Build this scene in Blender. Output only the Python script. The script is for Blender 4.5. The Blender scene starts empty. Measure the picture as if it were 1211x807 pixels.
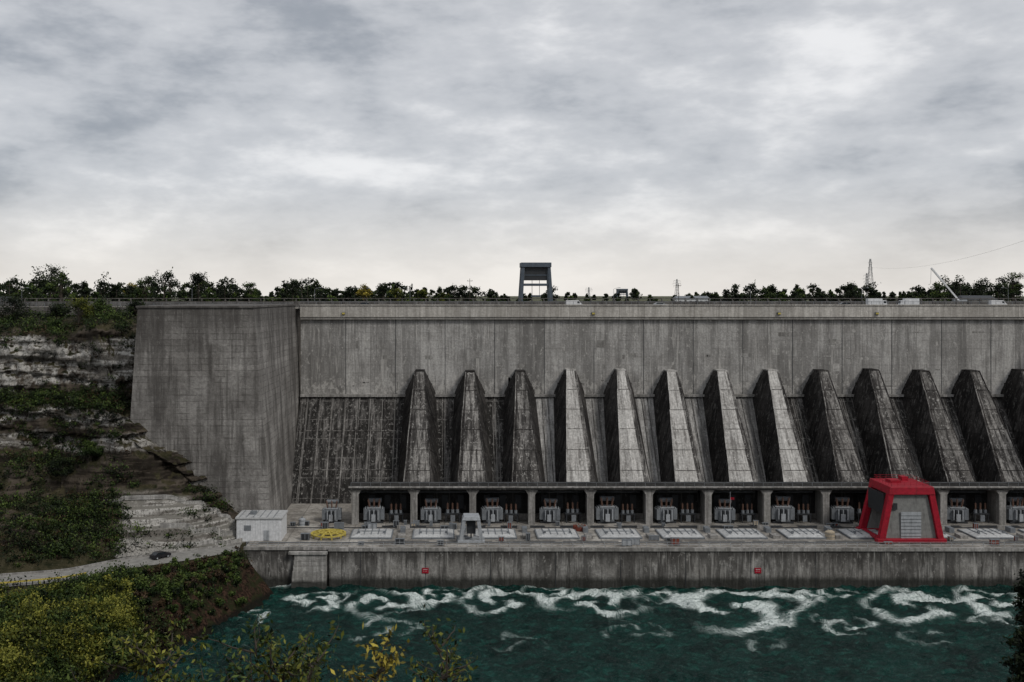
import bpy, math, random
import numpy as np
from mathutils import Vector, Matrix, noise

random.seed(7)
R = np.random.default_rng(11)
scene = bpy.context.scene
COL = scene.collection

# ------------------------------------------------------------------ helpers
def empty(name, loc=(0, 0, 0)):
    o = bpy.data.objects.new(name, None)
    o.location = loc
    o.empty_display_size = 1
    COL.objects.link(o)
    return o

def attach(o, parent):
    o.parent = parent
    o.matrix_parent_inverse = Matrix.Translation(-Vector(parent.location))

class MB:
    def __init__(s):
        s.v = []; s.f = []; s.m = []
    def hexa(s, p, mi=0):
        b = len(s.v); s.v += [tuple(q) for q in p]
        for f in ((3, 2, 1, 0), (4, 5, 6, 7), (0, 1, 5, 4), (1, 2, 6, 5), (2, 3, 7, 6), (3, 0, 4, 7)):
            s.f.append(tuple(b + i for i in f)); s.m.append(mi)
    def box(s, x0, x1, y0, y1, z0, z1, mi=0):
        s.hexa([(x0, y0, z0), (x1, y0, z0), (x1, y1, z0), (x0, y1, z0),
                (x0, y0, z1), (x1, y0, z1), (x1, y1, z1), (x0, y1, z1)], mi)
    def poly(s, pts, mi=0):
        b = len(s.v); s.v += [tuple(q) for q in pts]
        s.f.append(tuple(range(b, b + len(pts)))); s.m.append(mi)
    def tube(s, p0, p1, r0, r1=None, n=8, mi=0, caps=True):
        r1 = r0 if r1 is None else r1
        p0 = Vector(p0); p1 = Vector(p1); d = (p1 - p0)
        if d.length < 1e-6: return
        d.normalize()
        a = d.orthogonal().normalized(); c = d.cross(a)
        b = len(s.v)
        for p, r in ((p0, r0), (p1, r1)):
            for i in range(n):
                t = 2 * math.pi * i / n
                s.v.append(tuple(p + a * math.cos(t) * r + c * math.sin(t) * r))
        for i in range(n):
            j = (i + 1) % n
            s.f.append((b + i, b + j, b + n + j, b + n + i)); s.m.append(mi)
        if caps:
            s.f.append(tuple(b + i for i in reversed(range(n)))); s.m.append(mi)
            s.f.append(tuple(b + n + i for i in range(n))); s.m.append(mi)
    def beam(s, p0, p1, w, h, mi=0):
        p0 = Vector(p0); p1 = Vector(p1); d = (p1 - p0).normalized()
        up = Vector((0, 0, 1)) if abs(d.z) < .9 else Vector((0, 1, 0))
        a = d.cross(up).normalized() * w / 2; c = a.cross(d).normalized() * h / 2
        s.hexa([p0 - a - c, p0 + a - c, p0 + a + c, p0 - a + c,
                p1 - a - c, p1 + a - c, p1 + a + c, p1 - a + c], mi)
    def grid(s, P, mi=0):
        n, m = len(P), len(P[0]); b = len(s.v)
        for row in P:
            for q in row: s.v.append(tuple(q))
        for i in range(n - 1):
            for j in range(m - 1):
                s.f.append((b + i * m + j, b + i * m + j + 1, b + (i + 1) * m + j + 1, b + (i + 1) * m + j)); s.m.append(mi)
    def mesh(s, name, mats, smooth=False):
        me = bpy.data.meshes.new(name)
        me.from_pydata(s.v, [], s.f)
        for m in mats: me.materials.append(m)
        me.polygons.foreach_set("material_index", s.m)
        if smooth: me.polygons.foreach_set("use_smooth", [True] * len(s.f))
        me.update()
        return me
    def obj(s, name, mats, parent=None, smooth=False, bevel=0):
        o = bpy.data.objects.new(name, s.mesh(name, mats, smooth))
        COL.objects.link(o)
        if parent: attach(o, parent)
        if bevel:
            b = o.modifiers.new("bevel", 'BEVEL'); b.width = bevel; b.segments = 2; b.limit_method = 'ANGLE'
        return o

def np_mesh(name, V, F, mats, smooth=False):
    V = np.asarray(V, dtype=np.float32); F = np.asarray(F, dtype=np.int32)
    me = bpy.data.meshes.new(name)
    me.vertices.add(len(V)); me.vertices.foreach_set("co", V.ravel())
    k = F.shape[1]
    me.loops.add(F.size); me.loops.foreach_set("vertex_index", F.ravel())
    me.polygons.add(len(F))
    me.polygons.foreach_set("loop_start", np.arange(len(F), dtype=np.int32) * k)
    me.polygons.foreach_set("loop_total", np.full(len(F), k, dtype=np.int32))
    for m in mats: me.materials.append(m)
    me.update(calc_edges=True)
    if smooth: me.polygons.foreach_set("use_smooth", np.ones(len(F), dtype=bool))
    return me

# ------------------------------------------------------------------ node helpers
class NT:
    def __init__(s, tree):
        s.t = tree; s.t.nodes.clear()
    def n(s, typ, ins=None, **props):
        nd = s.t.nodes.new(typ)
        for k, v in props.items(): setattr(nd, k, v)
        for k, v in (ins or {}).items():
            sock = nd.inputs[k]
            if isinstance(v, bpy.types.NodeSocket): s.t.links.new(v, sock)
            else: sock.default_value = v
        return nd
    def math(s, op, a, b=0.0, c=None, clamp=False):
        nd = s.n('ShaderNodeMath', operation=op, use_clamp=clamp)
        for i, v in enumerate((a, b, c)):
            if v is None: continue
            if isinstance(v, bpy.types.NodeSocket): s.t.links.new(v, nd.inputs[i])
            else: nd.inputs[i].default_value = v
        return nd.outputs[0]
    def ramp(s, f, lo, hi, a=0.0, b=1.0, smooth=True):
        nd = s.n('ShaderNodeMapRange', {0: f, 1: lo, 2: hi, 3: a, 4: b}, interpolation_type='SMOOTHSTEP' if smooth else 'LINEAR', clamp=True)
        return nd.outputs[0]
    def mix(s, f, a, b, blend='MIX'):
        nd = s.n('ShaderNodeMix', data_type='RGBA', blend_type=blend)
        for i, v in ((0, f), (6, a), (7, b)):
            if isinstance(v, bpy.types.NodeSocket): s.t.links.new(v, nd.inputs[i])
            elif i == 0: nd.inputs[i].default_value = v
            else: nd.inputs[i].default_value = (v[0], v[1], v[2], 1)
        return nd.outputs[2]
    def noise(s, vec, scale, detail=6, rough=.6, dist=0.0, mscale=None, off=(0, 0, 0)):
        if mscale is not None or off != (0, 0, 0):
            mp = s.n('ShaderNodeMapping', {'Vector': vec, 'Scale': mscale or (1, 1, 1), 'Location': off})
            vec = mp.outputs[0]
        detail = min(detail, 5) if scale < 1 else min(detail, 3.5)
        nd = s.n('ShaderNodeTexNoise', {'Vector': vec, 'Scale': scale, 'Detail': detail, 'Roughness': rough, 'Distortion': dist if dist > .35 else 0})
        return nd.outputs[0]

def new_mat(name):
    m = bpy.data.materials.new(name); m.use_nodes = True
    return m, NT(m.node_tree)

def finish(nt, col, rough=.85, bump=None, bstr=.3, bdist=.2, metal=0.0, spec=.3):
    p = nt.n('ShaderNodeBsdfPrincipled')
    def put(k, v):
        if isinstance(v, bpy.types.NodeSocket): nt.t.links.new(v, p.inputs[k])
        elif isinstance(v, tuple): p.inputs[k].default_value = (*v[:3], 1)
        else: p.inputs[k].default_value = v
    put('Base Color', col); put('Roughness', rough); put('Metallic', metal); put('Specular IOR Level', spec)
    if bump is not None:
        b = nt.n('ShaderNodeBump', {'Height': bump, 'Strength': bstr, 'Distance': bdist})
        nt.t.links.new(b.outputs[0], p.inputs['Normal'])
    o = nt.n('ShaderNodeOutputMaterial')
    nt.t.links.new(p.outputs[0], o.inputs[0])
    return p

def line_mask(nt, coord, period, off, width):
    a = nt.math('ADD', coord, -off)
    a = nt.math('DIVIDE', a, period)
    a = nt.math('FRACT', a)
    a = nt.math('SUBTRACT', a, .5)
    a = nt.math('ABSOLUTE', a)
    a = nt.math('SUBTRACT', .5, a)
    a = nt.math('MULTIPLY', a, period)
    return nt.ramp(a, width * .5, width * 1.1, 1.0, 0.0)

def concrete(name, dark, mid, light, streak=.6, sm=(.55, .55, .035), white=.3, lift=1.5, jx=0.0, jx_off=0.0,
             tone=(7.39, 3.0), tone_amt=.18, line_col=None, line_amt=.5, seed=0.0, streak_lo=.42, streak_hi=.62,
             wetline=None, topstain=None, bloom=None, wcol=(.57, .55, .515)):
    m, nt = new_mat(name)
    pos = nt.n('ShaderNodeNewGeometry').outputs['Position']
    sx = nt.n('ShaderNodeSeparateXYZ', {0: pos})
    X, Y, Z = sx.outputs
    blot = nt.ramp(nt.noise(pos, .09, 9, .68, .4, off=(seed, seed, 0)), .40, .60)
    fine = nt.noise(pos, 1.6, 8, .72, 0, off=(0, seed, 3))
    col = nt.mix(blot, mid, light)
    col = nt.mix(nt.ramp(fine, .35, .7), nt.mix(.4, col, dark), col)
    fx = nt.math('FLOOR', nt.math('DIVIDE', nt.math('ADD', X, -jx_off), tone[0]))
    fz = nt.math('FLOOR', nt.math('DIVIDE', Z, tone[1]))
    wn = nt.n('ShaderNodeTexWhiteNoise', {'Vector': nt.n('ShaderNodeCombineXYZ', {0: fx, 1: seed, 2: fz}).outputs[0]}, noise_dimensions='3D')
    tn = nt.ramp(wn.outputs[0], 0, 1, 1 - tone_amt, 1 + tone_amt * .6, False)
    col = nt.mix(1.0, col, nt.n('ShaderNodeCombineXYZ', {0: tn, 1: tn, 2: tn}).outputs[0], 'MULTIPLY')
    s1 = nt.ramp(nt.noise(pos, 1.0, 9, .7, .15, mscale=sm, off=(seed * 2, 0, 0)), streak_lo, streak_hi)
    s2 = nt.ramp(nt.noise(pos, 1.0, 5, .6, .1, mscale=(sm[0] * 4, sm[1] * 4, sm[2] * 2), off=(seed, 9, 0)), .5, .64)
    col = nt.mix(nt.math('MULTIPLY', s1, streak), col, dark)
    col = nt.mix(nt.math('MULTIPLY', s2, streak * .75), col, dark)
    if topstain:
        zz, depth, amt = topstain
        ts = nt.ramp(nt.math('ADD', Z, nt.math('MULTIPLY', nt.noise(pos, 1, 6, .7, 0, mscale=(.5, .5, .05)), depth * 2.2)), zz - depth * .2, zz + depth, 0, 1)
        col = nt.mix(nt.math('MULTIPLY', ts, amt), col, dark)
    w = nt.noise(pos, .8, 12, .8, 0, mscale=(1, 1, .6), off=(seed * 3, 4, 1))
    if bloom:
        bz = nt.ramp(nt.math('ABSOLUTE', nt.math('SUBTRACT', Z, bloom[0])), 0, bloom[1], bloom[2], 0)
        w = nt.math('ADD', w, bz)
    wm = nt.ramp(w, .575, .65)
    col = nt.mix(nt.math('MULTIPLY', wm, white), col, wcol)
    w2 = nt.ramp(nt.noise(pos, 1.0, 8, .75, .3, mscale=(1.3, 1.3, .07), off=(seed, 2, 7)), .57, .65)
    col = nt.mix(nt.math('MULTIPLY', w2, white * .9), col, wcol)
    lc = line_col or dark
    wob = nt.math('MULTIPLY', nt.noise(pos, .5, 2, .5), .25)
    if lift:
        lm = line_mask(nt, nt.math('ADD', Z, wob), lift, 0.1, .11)
        brk = nt.ramp(nt.noise(pos, .3, 4, .6), .4, .6)
        col = nt.mix(nt.math('MULTIPLY', nt.math('MULTIPLY', lm, brk), line_amt), col, lc)
    if jx:
        jm = line_mask(nt, nt.math('ADD', X, nt.math('MULTIPLY', wob, .3)), jx, jx_off, .16)
        col = nt.mix(nt.math('MULTIPLY', jm, line_amt), col, lc)
    if wetline:
        wl = nt.ramp(nt.math('ADD', Z, nt.math('MULTIPLY', nt.noise(pos, .4, 5, .7), -1.6)), wetline[0], wetline[1], 1, 0)
        col = nt.mix(nt.math('MULTIPLY', wl, .85), col, (.014, .015, .012))
    finish(nt, col, .9, fine, .45, .25, spec=.2)
    return m

def plain(name, c, rough=.6, metal=0.0, var=.25, scale=1.2, grime=.3):
    m, nt = new_mat(name)
    pos = nt.n('ShaderNodeNewGeometry').outputs['Position']
    f = nt.noise(pos, scale, 7, .7)
    c2 = tuple(x * (1 - var) for x in c)
    col = nt.mix(nt.ramp(f, .3, .7), c2, c)
    g = nt.ramp(nt.noise(pos, 1.0, 7, .7, 0, mscale=(1.4, 1.4, .25)), .5, .7)
    col = nt.mix(nt.math('MULTIPLY', g, grime), col, tuple(x * .25 + .01 for x in c))
    finish(nt, col, rough, f, .15, .05, metal)
    return m

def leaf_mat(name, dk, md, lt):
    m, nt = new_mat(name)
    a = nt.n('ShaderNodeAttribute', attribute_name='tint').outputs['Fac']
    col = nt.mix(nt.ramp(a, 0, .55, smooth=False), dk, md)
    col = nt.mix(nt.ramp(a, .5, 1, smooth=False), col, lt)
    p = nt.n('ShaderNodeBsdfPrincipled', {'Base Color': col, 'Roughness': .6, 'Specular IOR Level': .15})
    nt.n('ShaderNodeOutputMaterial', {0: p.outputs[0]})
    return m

# ------------------------------------------------------------------ materials
M_wall = concrete('dam_wall_concrete', (.12, .115, .108), (.355, .343, .325), (.50, .487, .465), streak=.58, white=.5, sm=(.35, .35, .035),
                  lift=2.4, jx=7.39, jx_off=-8.3, tone=(7.39, 60), tone_amt=.30, line_amt=.45, topstain=(61.5, 4.0, .4), bloom=(38.5, 6, .09))
M_fascia = concrete('fascia_concrete', (.20, .185, .165), (.47, .445, .405), (.58, .555, .51), streak=.45, white=.2, lift=0, jx=7.39, jx_off=-8.3, tone=(7.39, 50), tone_amt=.14, seed=3)
M_abut = concrete('abutment_concrete', (.055, .050, .046), (.22, .208, .194), (.345, .33, .31), streak=.65, white=.14,
                  sm=(.22, .22, .03), lift=1.5, jx=0, tone=(60, 1.5), tone_amt=.16, line_amt=.65, seed=5, topstain=(64, 10, .65))
M_slope = concrete('slope_concrete', (.012, .011, .010), (.085, .079, .074), (.20, .19, .18), streak=.9, white=.30,
                   sm=(.7, .12, .03), lift=5.0, jx=3.695, jx_off=-8.3, tone=(3.695, 50), tone_amt=.45, line_col=(.34, .325, .305), line_amt=.38, seed=8, streak_lo=.38, streak_hi=.54)
M_slope_l = concrete('slope_concrete_pale', (.06, .057, .055), (.34, .33, .315), (.48, .47, .45), streak=.6, white=.35,
                   sm=(.8, .12, .03), lift=5.0, jx=3.695, jx_off=-8.3, tone=(3.695, 50), tone_amt=.3, line_amt=.3, seed=8)
M_pen_d = concrete('penstock_concrete', (.020, .018, .017), (.16, .15, .14), (.33, .315, .295), streak=.85, white=.4,
                   sm=(1.0, .12, .03), lift=5.0, tone=(1.8, 50), tone_amt=.35, seed=12, streak_lo=.43, streak_hi=.58)
M_pen_l = concrete('penstock_concrete_pale', (.07, .063, .057), (.46, .445, .42), (.60, .585, .555), streak=.6, white=.7,
                   sm=(1.1, .12, .03), lift=5.0, tone=(1.8, 50), tone_amt=.22, seed=14, streak_lo=.50, streak_hi=.65)
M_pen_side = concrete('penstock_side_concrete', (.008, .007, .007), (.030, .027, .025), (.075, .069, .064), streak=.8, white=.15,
                   sm=(.3, .5, .05), lift=3.0, tone=(60, 3), tone_amt=.25, seed=17)  # near-black fin sides: dark stains plus side shade put into the colour
M_deck = concrete('deck_concrete', (.10, .09, .078), (.33, .305, .27), (.46, .435, .395), streak=.6, sm=(.2, .3, .2), white=.3, lift=0, jx=7.39, jx_off=-8.3, tone=(7.39, 50), tone_amt=.25, seed=21)
M_front = concrete('river_wall_concrete', (.04, .037, .034), (.27, .258, .24), (.40, .387, .365), streak=.72, white=.35, lift=0, jx=7.39, jx_off=-2.0,
                   sm=(.35, .35, .08), tone=(7.39, 50), tone_amt=.2, seed=23, wetline=(.5, 2.2), topstain=(8.6, 3.0, .85))
M_col = concrete('column_concrete', (.08, .075, .07), (.31, .30, .28), (.44, .425, .405), streak=.55, white=.2, lift=0, tone=(60, 60), seed=25)
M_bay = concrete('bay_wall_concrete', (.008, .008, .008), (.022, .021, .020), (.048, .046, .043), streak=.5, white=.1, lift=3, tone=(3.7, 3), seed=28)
M_pier = concrete('weathered_pier_concrete', (.09, .085, .08), (.38, .37, .345), (.52, .505, .48), streak=.5, white=.5, lift=1.2, tone=(60, 1.2), seed=30, wetline=(.2, 1.3))
M_asphalt = plain('asphalt', (.055, .055, .056), .9)
M_gravelroad = plain('gravel_road', (.27, .26, .24), .95, var=.35, scale=.6)
M_white = plain('white_paint', (.72, .73, .74), .5, grime=.25)
M_hatch = plain('hatch_paint', (.50, .505, .50), .6, grime=.6, scale=.5)
M_grey = plain('grey_steel', (.19, .205, .22), .5, grime=.45)
M_lgrey = plain('light_grey_steel', (.38, .40, .42), .45, grime=.5)
M_dgrey = plain('dark_steel', (.035, .038, .042), .5)
M_bluegrey = plain('blue_grey_paint', (.085, .105, .13), .55)
M_panelgrey = plain('cabin_panel_grey', (.22, .22, .21), .6, grime=.5)
M_red = plain('red_paint', (.36, .008, .024), .5, var=.35, grime=.45)
M_rust = plain('rusty_primer', (.20, .05, .03), .7)
M_yellow = plain('yellow_paint', (.52, .42, .09), .6)
M_tan = plain('tan_paint', (.45, .38, .28), .6)
M_glass = plain('dark_glass', (.02, .025, .03), .1, grime=0)
M_rubber = plain('rubber', (.02, .02, .02), .9)
M_porc = plain('porcelain', (.17, .10, .075), .3)
M_bark = plain('bark', (.06, .048, .038), .9)
M_line = plain('road_paint', (.7, .7, .66), .7)
M_stone = plain('stone', (.34, .325, .295), .95, var=.5, scale=.8)
M_green = leaf_mat('foliage_green', (.003, .007, .002), (.026, .046, .011), (.090, .125, .028))
M_dark = leaf_mat('foliage_dark', (.002, .004, .002), (.011, .018, .007), (.036, .050, .016))
M_olive = leaf_mat('foliage_olive', (.006, .010, .002), (.058, .074, .012), (.22, .215, .038))
M_gold = leaf_mat('foliage_gold', (.05, .045, .01), (.22, .18, .03), (.45, .36, .06))
M_rust_leaf = leaf_mat('foliage_reddish', (.005, .004, .003), (.034, .022, .012), (.085, .055, .03))

def terrain_mat():
    m, nt = new_mat('cliff_rock_and_soil')
    g = nt.n('ShaderNodeNewGeometry')
    pos = g.outputs['Position']
    Z = nt.n('ShaderNodeSeparateXYZ', {0: pos}).outputs[2]
    nz = nt.n('ShaderNodeSeparateXYZ', {0: g.outputs['Normal']}).outputs[2]
    pale = nt.n('ShaderNodeAttribute', attribute_name='pale').outputs['Fac']
    strat = nt.noise(pos, 1.0, 7, .65, .25, mscale=(.05, .05, .7))
    blot = nt.noise(pos, .25, 10, .72, .4)
    big = nt.noise(pos, .06, 4, .6)
    fine = nt.noise(pos, 1.3, 9, .75)
    crack = nt.noise(pos, 1.0, 5, .7, mscale=(.55, .55, .16), off=(4, 0, 0))
    zn = nt.math('ADD', Z, nt.math('MULTIPLY', nt.math('SUBTRACT', big, .5), 9.0))
    def band(a, b):
        return nt.math('MULTIPLY', nt.ramp(zn, a - .5, a + .5), nt.ramp(zn, b - .5, b + .5, 1, 0))
    bands = nt.math('MAXIMUM', nt.math('MAXIMUM', band(42.5, 55.0), band(34.5, 39.3)), band(28.5, 32.0))
    bands = nt.math('MAXIMUM', nt.math('MULTIPLY', bands, nt.ramp(blot, .38, .48)), pale)
    palerock = nt.mix(nt.ramp(strat, .42, .58), (.15, .138, .122), (.44, .425, .395))
    palerock = nt.mix(nt.math('MULTIPLY', nt.ramp(fine, .50, .62), .75), palerock, (.05, .044, .037))
    palerock = nt.mix(nt.math('MULTIPLY', nt.ramp(nt.math('ABSOLUTE', nt.math('SUBTRACT', crack, .5)), 0, .02, 1, 0), .7), palerock, (.04, .035, .03))
    darkrock = nt.mix(nt.ramp(strat, .4, .6), (.022, .018, .014), (.09, .074, .058))
    rock = nt.mix(bands, darkrock, palerock)
    soil = nt.mix(nt.ramp(blot, .38, .62), (.013, .015, .006), (.052, .045, .025))
    soil = nt.mix(nt.math('MULTIPLY', nt.ramp(fine, .57, .66), .3), soil, (.15, .135, .10))
    soil = nt.mix(nt.math('MULTIPLY', pale, .75), soil, nt.mix(fine, (.12, .11, .095), (.34, .325, .295)))
    steep = nt.ramp(nt.math('ADD', nz, nt.math('MULTIPLY', nt.math('SUBTRACT', fine, .5), .5)), .62, .82, 1, 0)
    col = nt.mix(steep, soil, rock)
    low = nt.ramp(nt.math('ADD', Z, nt.math('MULTIPLY', blot, -4.0)), 4.6, 6.4, 1, 0)
    earth = nt.mix(nt.ramp(fine, .42, .6), (.010, .006, .004), (.055, .031, .021))
    earth = nt.mix(nt.ramp(blot, .46, .56), earth, (.020, .022, .009))
    earth = nt.mix(nt.ramp(Z, .4, 1.3, .8, 0), earth, (.006, .006, .005))
    col = nt.mix(low, col, earth)
    finish(nt, col, .95, fine, .8, .5, spec=.1)
    return m
M_terr = terrain_mat()

def ground_mat():
    m, nt = new_mat('plateau_grass')
    pos = nt.n('ShaderNodeNewGeometry').outputs['Position']
    a = nt.noise(pos, .03, 8, .7)
    col = nt.mix(nt.ramp(a, .4, .62), (.03, .045, .015), (.12, .11, .06))
    finish(nt, col, .95, nt.noise(pos, 1.5, 6, .7), .4, .2)
    return m
M_ground = ground_mat()

# ------------------------------------------------------------------ ground to the horizon
mb = MB()
xs = [-9000, -2000, -600, -250, -100, 0, 100, 250, 500, 900, 2000, 9000]
ys = [321.5, 345, 400, 600, 1200, 3000, 12000]
mb.grid([[(x, y, 61.7) for x in xs] for y in ys])
ground = mb.obj('ground', [M_ground])

# ------------------------------------------------------------------ cliff terrain loft
ST = {  # stations, each a section from river bed to plateau (x, y, z in metres)
 'Z': [(-330,60,-4),(-322,62,0),(-330,70,8),(-345,100,11),(-350,106,11.4),(-362,120,18),(-370,132,22),(-385,150,30),(-388,155,40),(-392,160,42),(-396,166,57),(-410,180,60),(-440,240,61.6)],
 'A': [(-76,134,-4),(-82,138,0),(-90,150,7),(-113,188,10.4),(-117,195,10.8),(-128,212,17),(-137,228,20),(-150,250,28),(-154,256,39),(-157,262,41),(-161,268,56),(-171,285,60),(-200,345,61.6)],
 'B': [(-62,146,-4),(-66,150,0),(-72,163,7),(-86,197,10),(-89,204,10.4),(-96,220,15.3),(-103,235,18.3),(-112,256,28),(-114,260,38.6),(-117,267,41),(-118.5,270,56),(-127,290,60),(-149,345,61.6)],
 'C': [(-57,160,-4),(-61,165,0),(-66,178,7),(-76,205,9.1),(-78.5,211,9.6),(-83.6,225,15),(-88.5,238,17),(-95,256,27.5),(-96.4,259.5,38.5),(-99,267,41),(-100,269.5,55.5),(-107,288,59.3),(-126,345,61.6)],
 'D': [(-53,177,-4),(-57,180,0),(-60.5,190,7),(-67.7,213,9.2),(-69.6,219,9.7),(-73,229,11.6),(-75.5,237,18),(-79.7,248.5,31),(-80.8,252,37),(-82,259,40),(-83,261.5,57),(-89,280,60.6),(-108,345,61.6)],
 'E': [(-44,194,-4),(-49,197,0),(-52,206,7.5),(-55.7,221,9.1),(-57.4,228,9.4),(-58.6,232,10.4),(-60.8,240.5,18.0),(-63,250,21),(-64,254,26),(-65,259,30),(-66,264,35),(-67,280,45),(-68,345,60.5)],
 'F': [(-34,225,-4),(-38.5,227,0),(-44,229,6),(-46.5,232.6,8.4),(-47,238,8.6),(-48,242,8.7),(-49,246,10.5),(-50,250,12.5),(-51,254,13),(-51,259,13),(-51,264,14),(-51,280,20),(-51,345,60)],
}
order = ['Z', 'A', 'B', 'C', 'D', 'E', 'F']
S = np.array([ST[k] for k in order], dtype=float)
def catmull(P, t):
    n = len(P) - 1
    i = np.clip(np.floor(t).astype(int), 0, n - 1); f = (t - i)[:, None, None]
    p0 = P[np.clip(i - 1, 0, n)]; p1 = P[i]; p2 = P[i + 1]; p3 = P[np.clip(i + 2, 0, n)]
    m1 = (p2 - p0) * .35; m2 = (p3 - p1) * .35
    return (2*f**3-3*f**2+1)*p1 + (f**3-2*f**2+f)*m1 + (-2*f**3+3*f**2)*p2 + (f**3-f**2)*m2
tt = np.concatenate([np.linspace(0, 1, 26)[:-1]] + [np.linspace(k, k + 1, 51)[:-1] for k in range(1, 6)] + [[6.0]])
G = catmull(S, tt)
subs = [3, 8, 14, 4, 18, 40, 16, 24, 12, 34, 14, 8]
rowt = []
for k, s_ in enumerate(subs): rowt += list(k + np.arange(s_) / s_)
rowt.append(12.0); rowt = np.array(rowt)
ri = np.clip(rowt.astype(int), 0, 11); rf = (rowt - ri)[None, :, None]
G = G[:, ri] * (1 - rf) + G[:, ri + 1] * rf
def smooth01(x, a, b): 
    t = np.clip((x - a) / (b - a), 0, 1); return t * t * (3 - 2 * t)
wt = np.interp(rowt, [0, 1, 1.6, 2.5, 2.95, 4.05, 4.6, 5.5, 7, 7.5, 9.8, 10.5, 11.2, 12], [0, .5, 1, .8, 0, 0, .7, 1, 1, 1.2, 1.2, .6, .2, 0])
cl = np.interp(rowt, [4.4, 5, 6, 7, 7.1, 10, 10.3], [0, .5, .4, .5, 1, 1, 0])
Gd = G.copy()
for c in range(G.shape[0]):
    endf = min(1.0, (6.0 - tt[c]) / .6) if tt[c] > 5.4 else 1.0
    for r in range(G.shape[1]):
        x, y, z = G[c, r]
        w = wt[r] * endf
        if w <= 0: continue
        f1 = noise.fractal(Vector((x * .09, y * .09, z * .09)), 1.0, 2.0, 5)
        f2 = noise.fractal(Vector((x * .35 + 7, y * .35, z * .35)), .8, 2.0, 4)
        T = tt[c]
        terr = float(smooth01(T, 3.7, 4.1)) * float(1 - smooth01(rowt[r], 6.1, 6.6))
        vor = noise.cell(Vector((x * .3, y * .2, z * .35)))
        h = z / 4.1 + noise.noise(Vector((x * .03, y * .03, 1))) * .8
        st = (h - math.floor(h)); st = (1 - st) if st < .75 else (st - .75)
        led = (math.floor(h) * 7919 % 13) / 13.0
        push = cl[r] * (st * 1.6 + led * 2.6 + vor * .9) * (1 - terr) + (f1 * 3.0 * w + f2 * 1.2 * w) * (1 - .75 * terr)
        Gd[c, r, 1] -= push * .8 * endf
        Gd[c, r, 0] += push * .45 * endf
        dz_ = (f1 * 1.6 + f2 * .8) * w * (0.4 if cl[r] > .8 else 1) * (1 - .8 * terr)
        zz = z + dz_
        if terr > 0:   # quarried benches
            q = (zz + noise.noise(Vector((x * .06, y * .06, 2))) * .8) / 1.9
            fr = q - math.floor(q)
            zst = (math.floor(q) + float(smooth01(fr, .62, .95))) * 1.9
            zz = zz + (zst - zz) * terr * .9 * endf * float(smooth01(rowt[r], 4.1, 4.4))
        Gd[c, r, 2] = zz
PT = (smooth01(tt, 3.75, 4.15))[:, None] * (smooth01(rowt, 4.2, 4.5) * (1 - smooth01(rowt, 6.0, 6.3)))[None, :]
def terrain_obj(name, GG, PP, flip=False):
    nc, nr = GG.shape[:2]
    V = GG.reshape(-1, 3).copy()
    idx = np.arange(nc * nr).reshape(nc, nr)
    F = np.stack([idx[:-1, :-1], idx[1:, :-1], idx[1:, 1:], idx[:-1, 1:]], -1).reshape(-1, 4)
    if flip:
        V[:, 0] = 138 - V[:, 0]; F = F[:, ::-1]
    me = np_mesh(name, V, F, [M_terr])
    at = me.attributes.new('pale', 'FLOAT', 'POINT'); at.data.foreach_set('value', PP.astype(np.float32).ravel())
    o = bpy.data.objects.new(name, me)
    COL.objects.link(o); return o
terrain_obj('cliff_terrain', Gd, PT)
terrain_obj('cliff_terrain', Gd[::2], PT[::2], True)

# service road along the terrace
colsel = [c for c in range(len(tt)) if 1.0 <= tt[c] <= 5.85]
r3 = int(np.argmin(abs(rowt - 3))); r4 = int(np.argmin(abs(rowt - 4)))
road = MB()
P = []
for q in np.linspace(0, 1, 4):
    P.append([tuple(G[c, r3] * (1 - q) + G[c, r4] * q + np.array([0, 0, .12])) for c in colsel])
road.grid(P)
e = empty('service_road', tuple(G[colsel[0], r3]))
road.obj('carriageway', [M_gravelroad], e)
kb = MB()
for a, b in zip(colsel[:-1], colsel[1:]):
    kb.beam(G[a, r4] + [0, 0, .16], G[b, r4] + [0, 0, .16], .4, .5)
kb.obj('kerb', [M_col], e)
gr = MB()
cs = [c for c in range(len(tt)) if 1.6 <= tt[c] <= 3.35]
for a, b in zip(cs[:-1], cs[1:]):
    gr.beam(G[a, r3] + [0, 0, .95], G[b, r3] + [0, 0, .95], .10, .32)
for a in cs[::4]:
    gr.beam(G[a, r3] + [0, 0, -.2], G[a, r3] + [0, 0, .9], .15, .15, 1)
gr.obj('guard_rail', [M_yellow, M_dgrey])
tr = MB()
def rr_(v): return int(np.argmin(abs(rowt - v)))
for (rv, t0, t1, hh, ww) in ((6.08, 3.6, 5.75, .9, .6), (5.35, 4.55, 5.85, 1.5, .5), (4.7, 4.75, 5.9, 1.3, .5)):
    cs = [c for c in range(len(tt)) if t0 <= tt[c] <= t1]
    for a, b in zip(cs[:-1], cs[1:]):
        tr.beam(Gd[a, rr_(rv)] + [0, 0, .25], Gd[b, rr_(rv)] + [0, 0, .25], ww, hh)
tr.obj('terrace_walls', [M_pier])

# near bank the viewer stands on
nb = MB()
P = []
for y, z in ((-400, 66), (-60, 65.2), (-5, 64.7), (1.2, 64.5), (4, 61), (8, 55), (16, 47), (26, 38), (40, 26), (56, 12), (70, 2), (78, -3)):
    row = []
    for x in np.linspace(-900, 900, 181):
        row.append((x, y + noise.noise(Vector((x * .05, y * .1, 0))) * 1.0 * (1 if y > 2 else 0), z + noise.noise(Vector((x * .1, y * .1, 5))) * (1.0 if y > 5 else .1)))
    P.append(row)
nb.grid(P)
nb.obj('riverbank', [M_terr])

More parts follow.
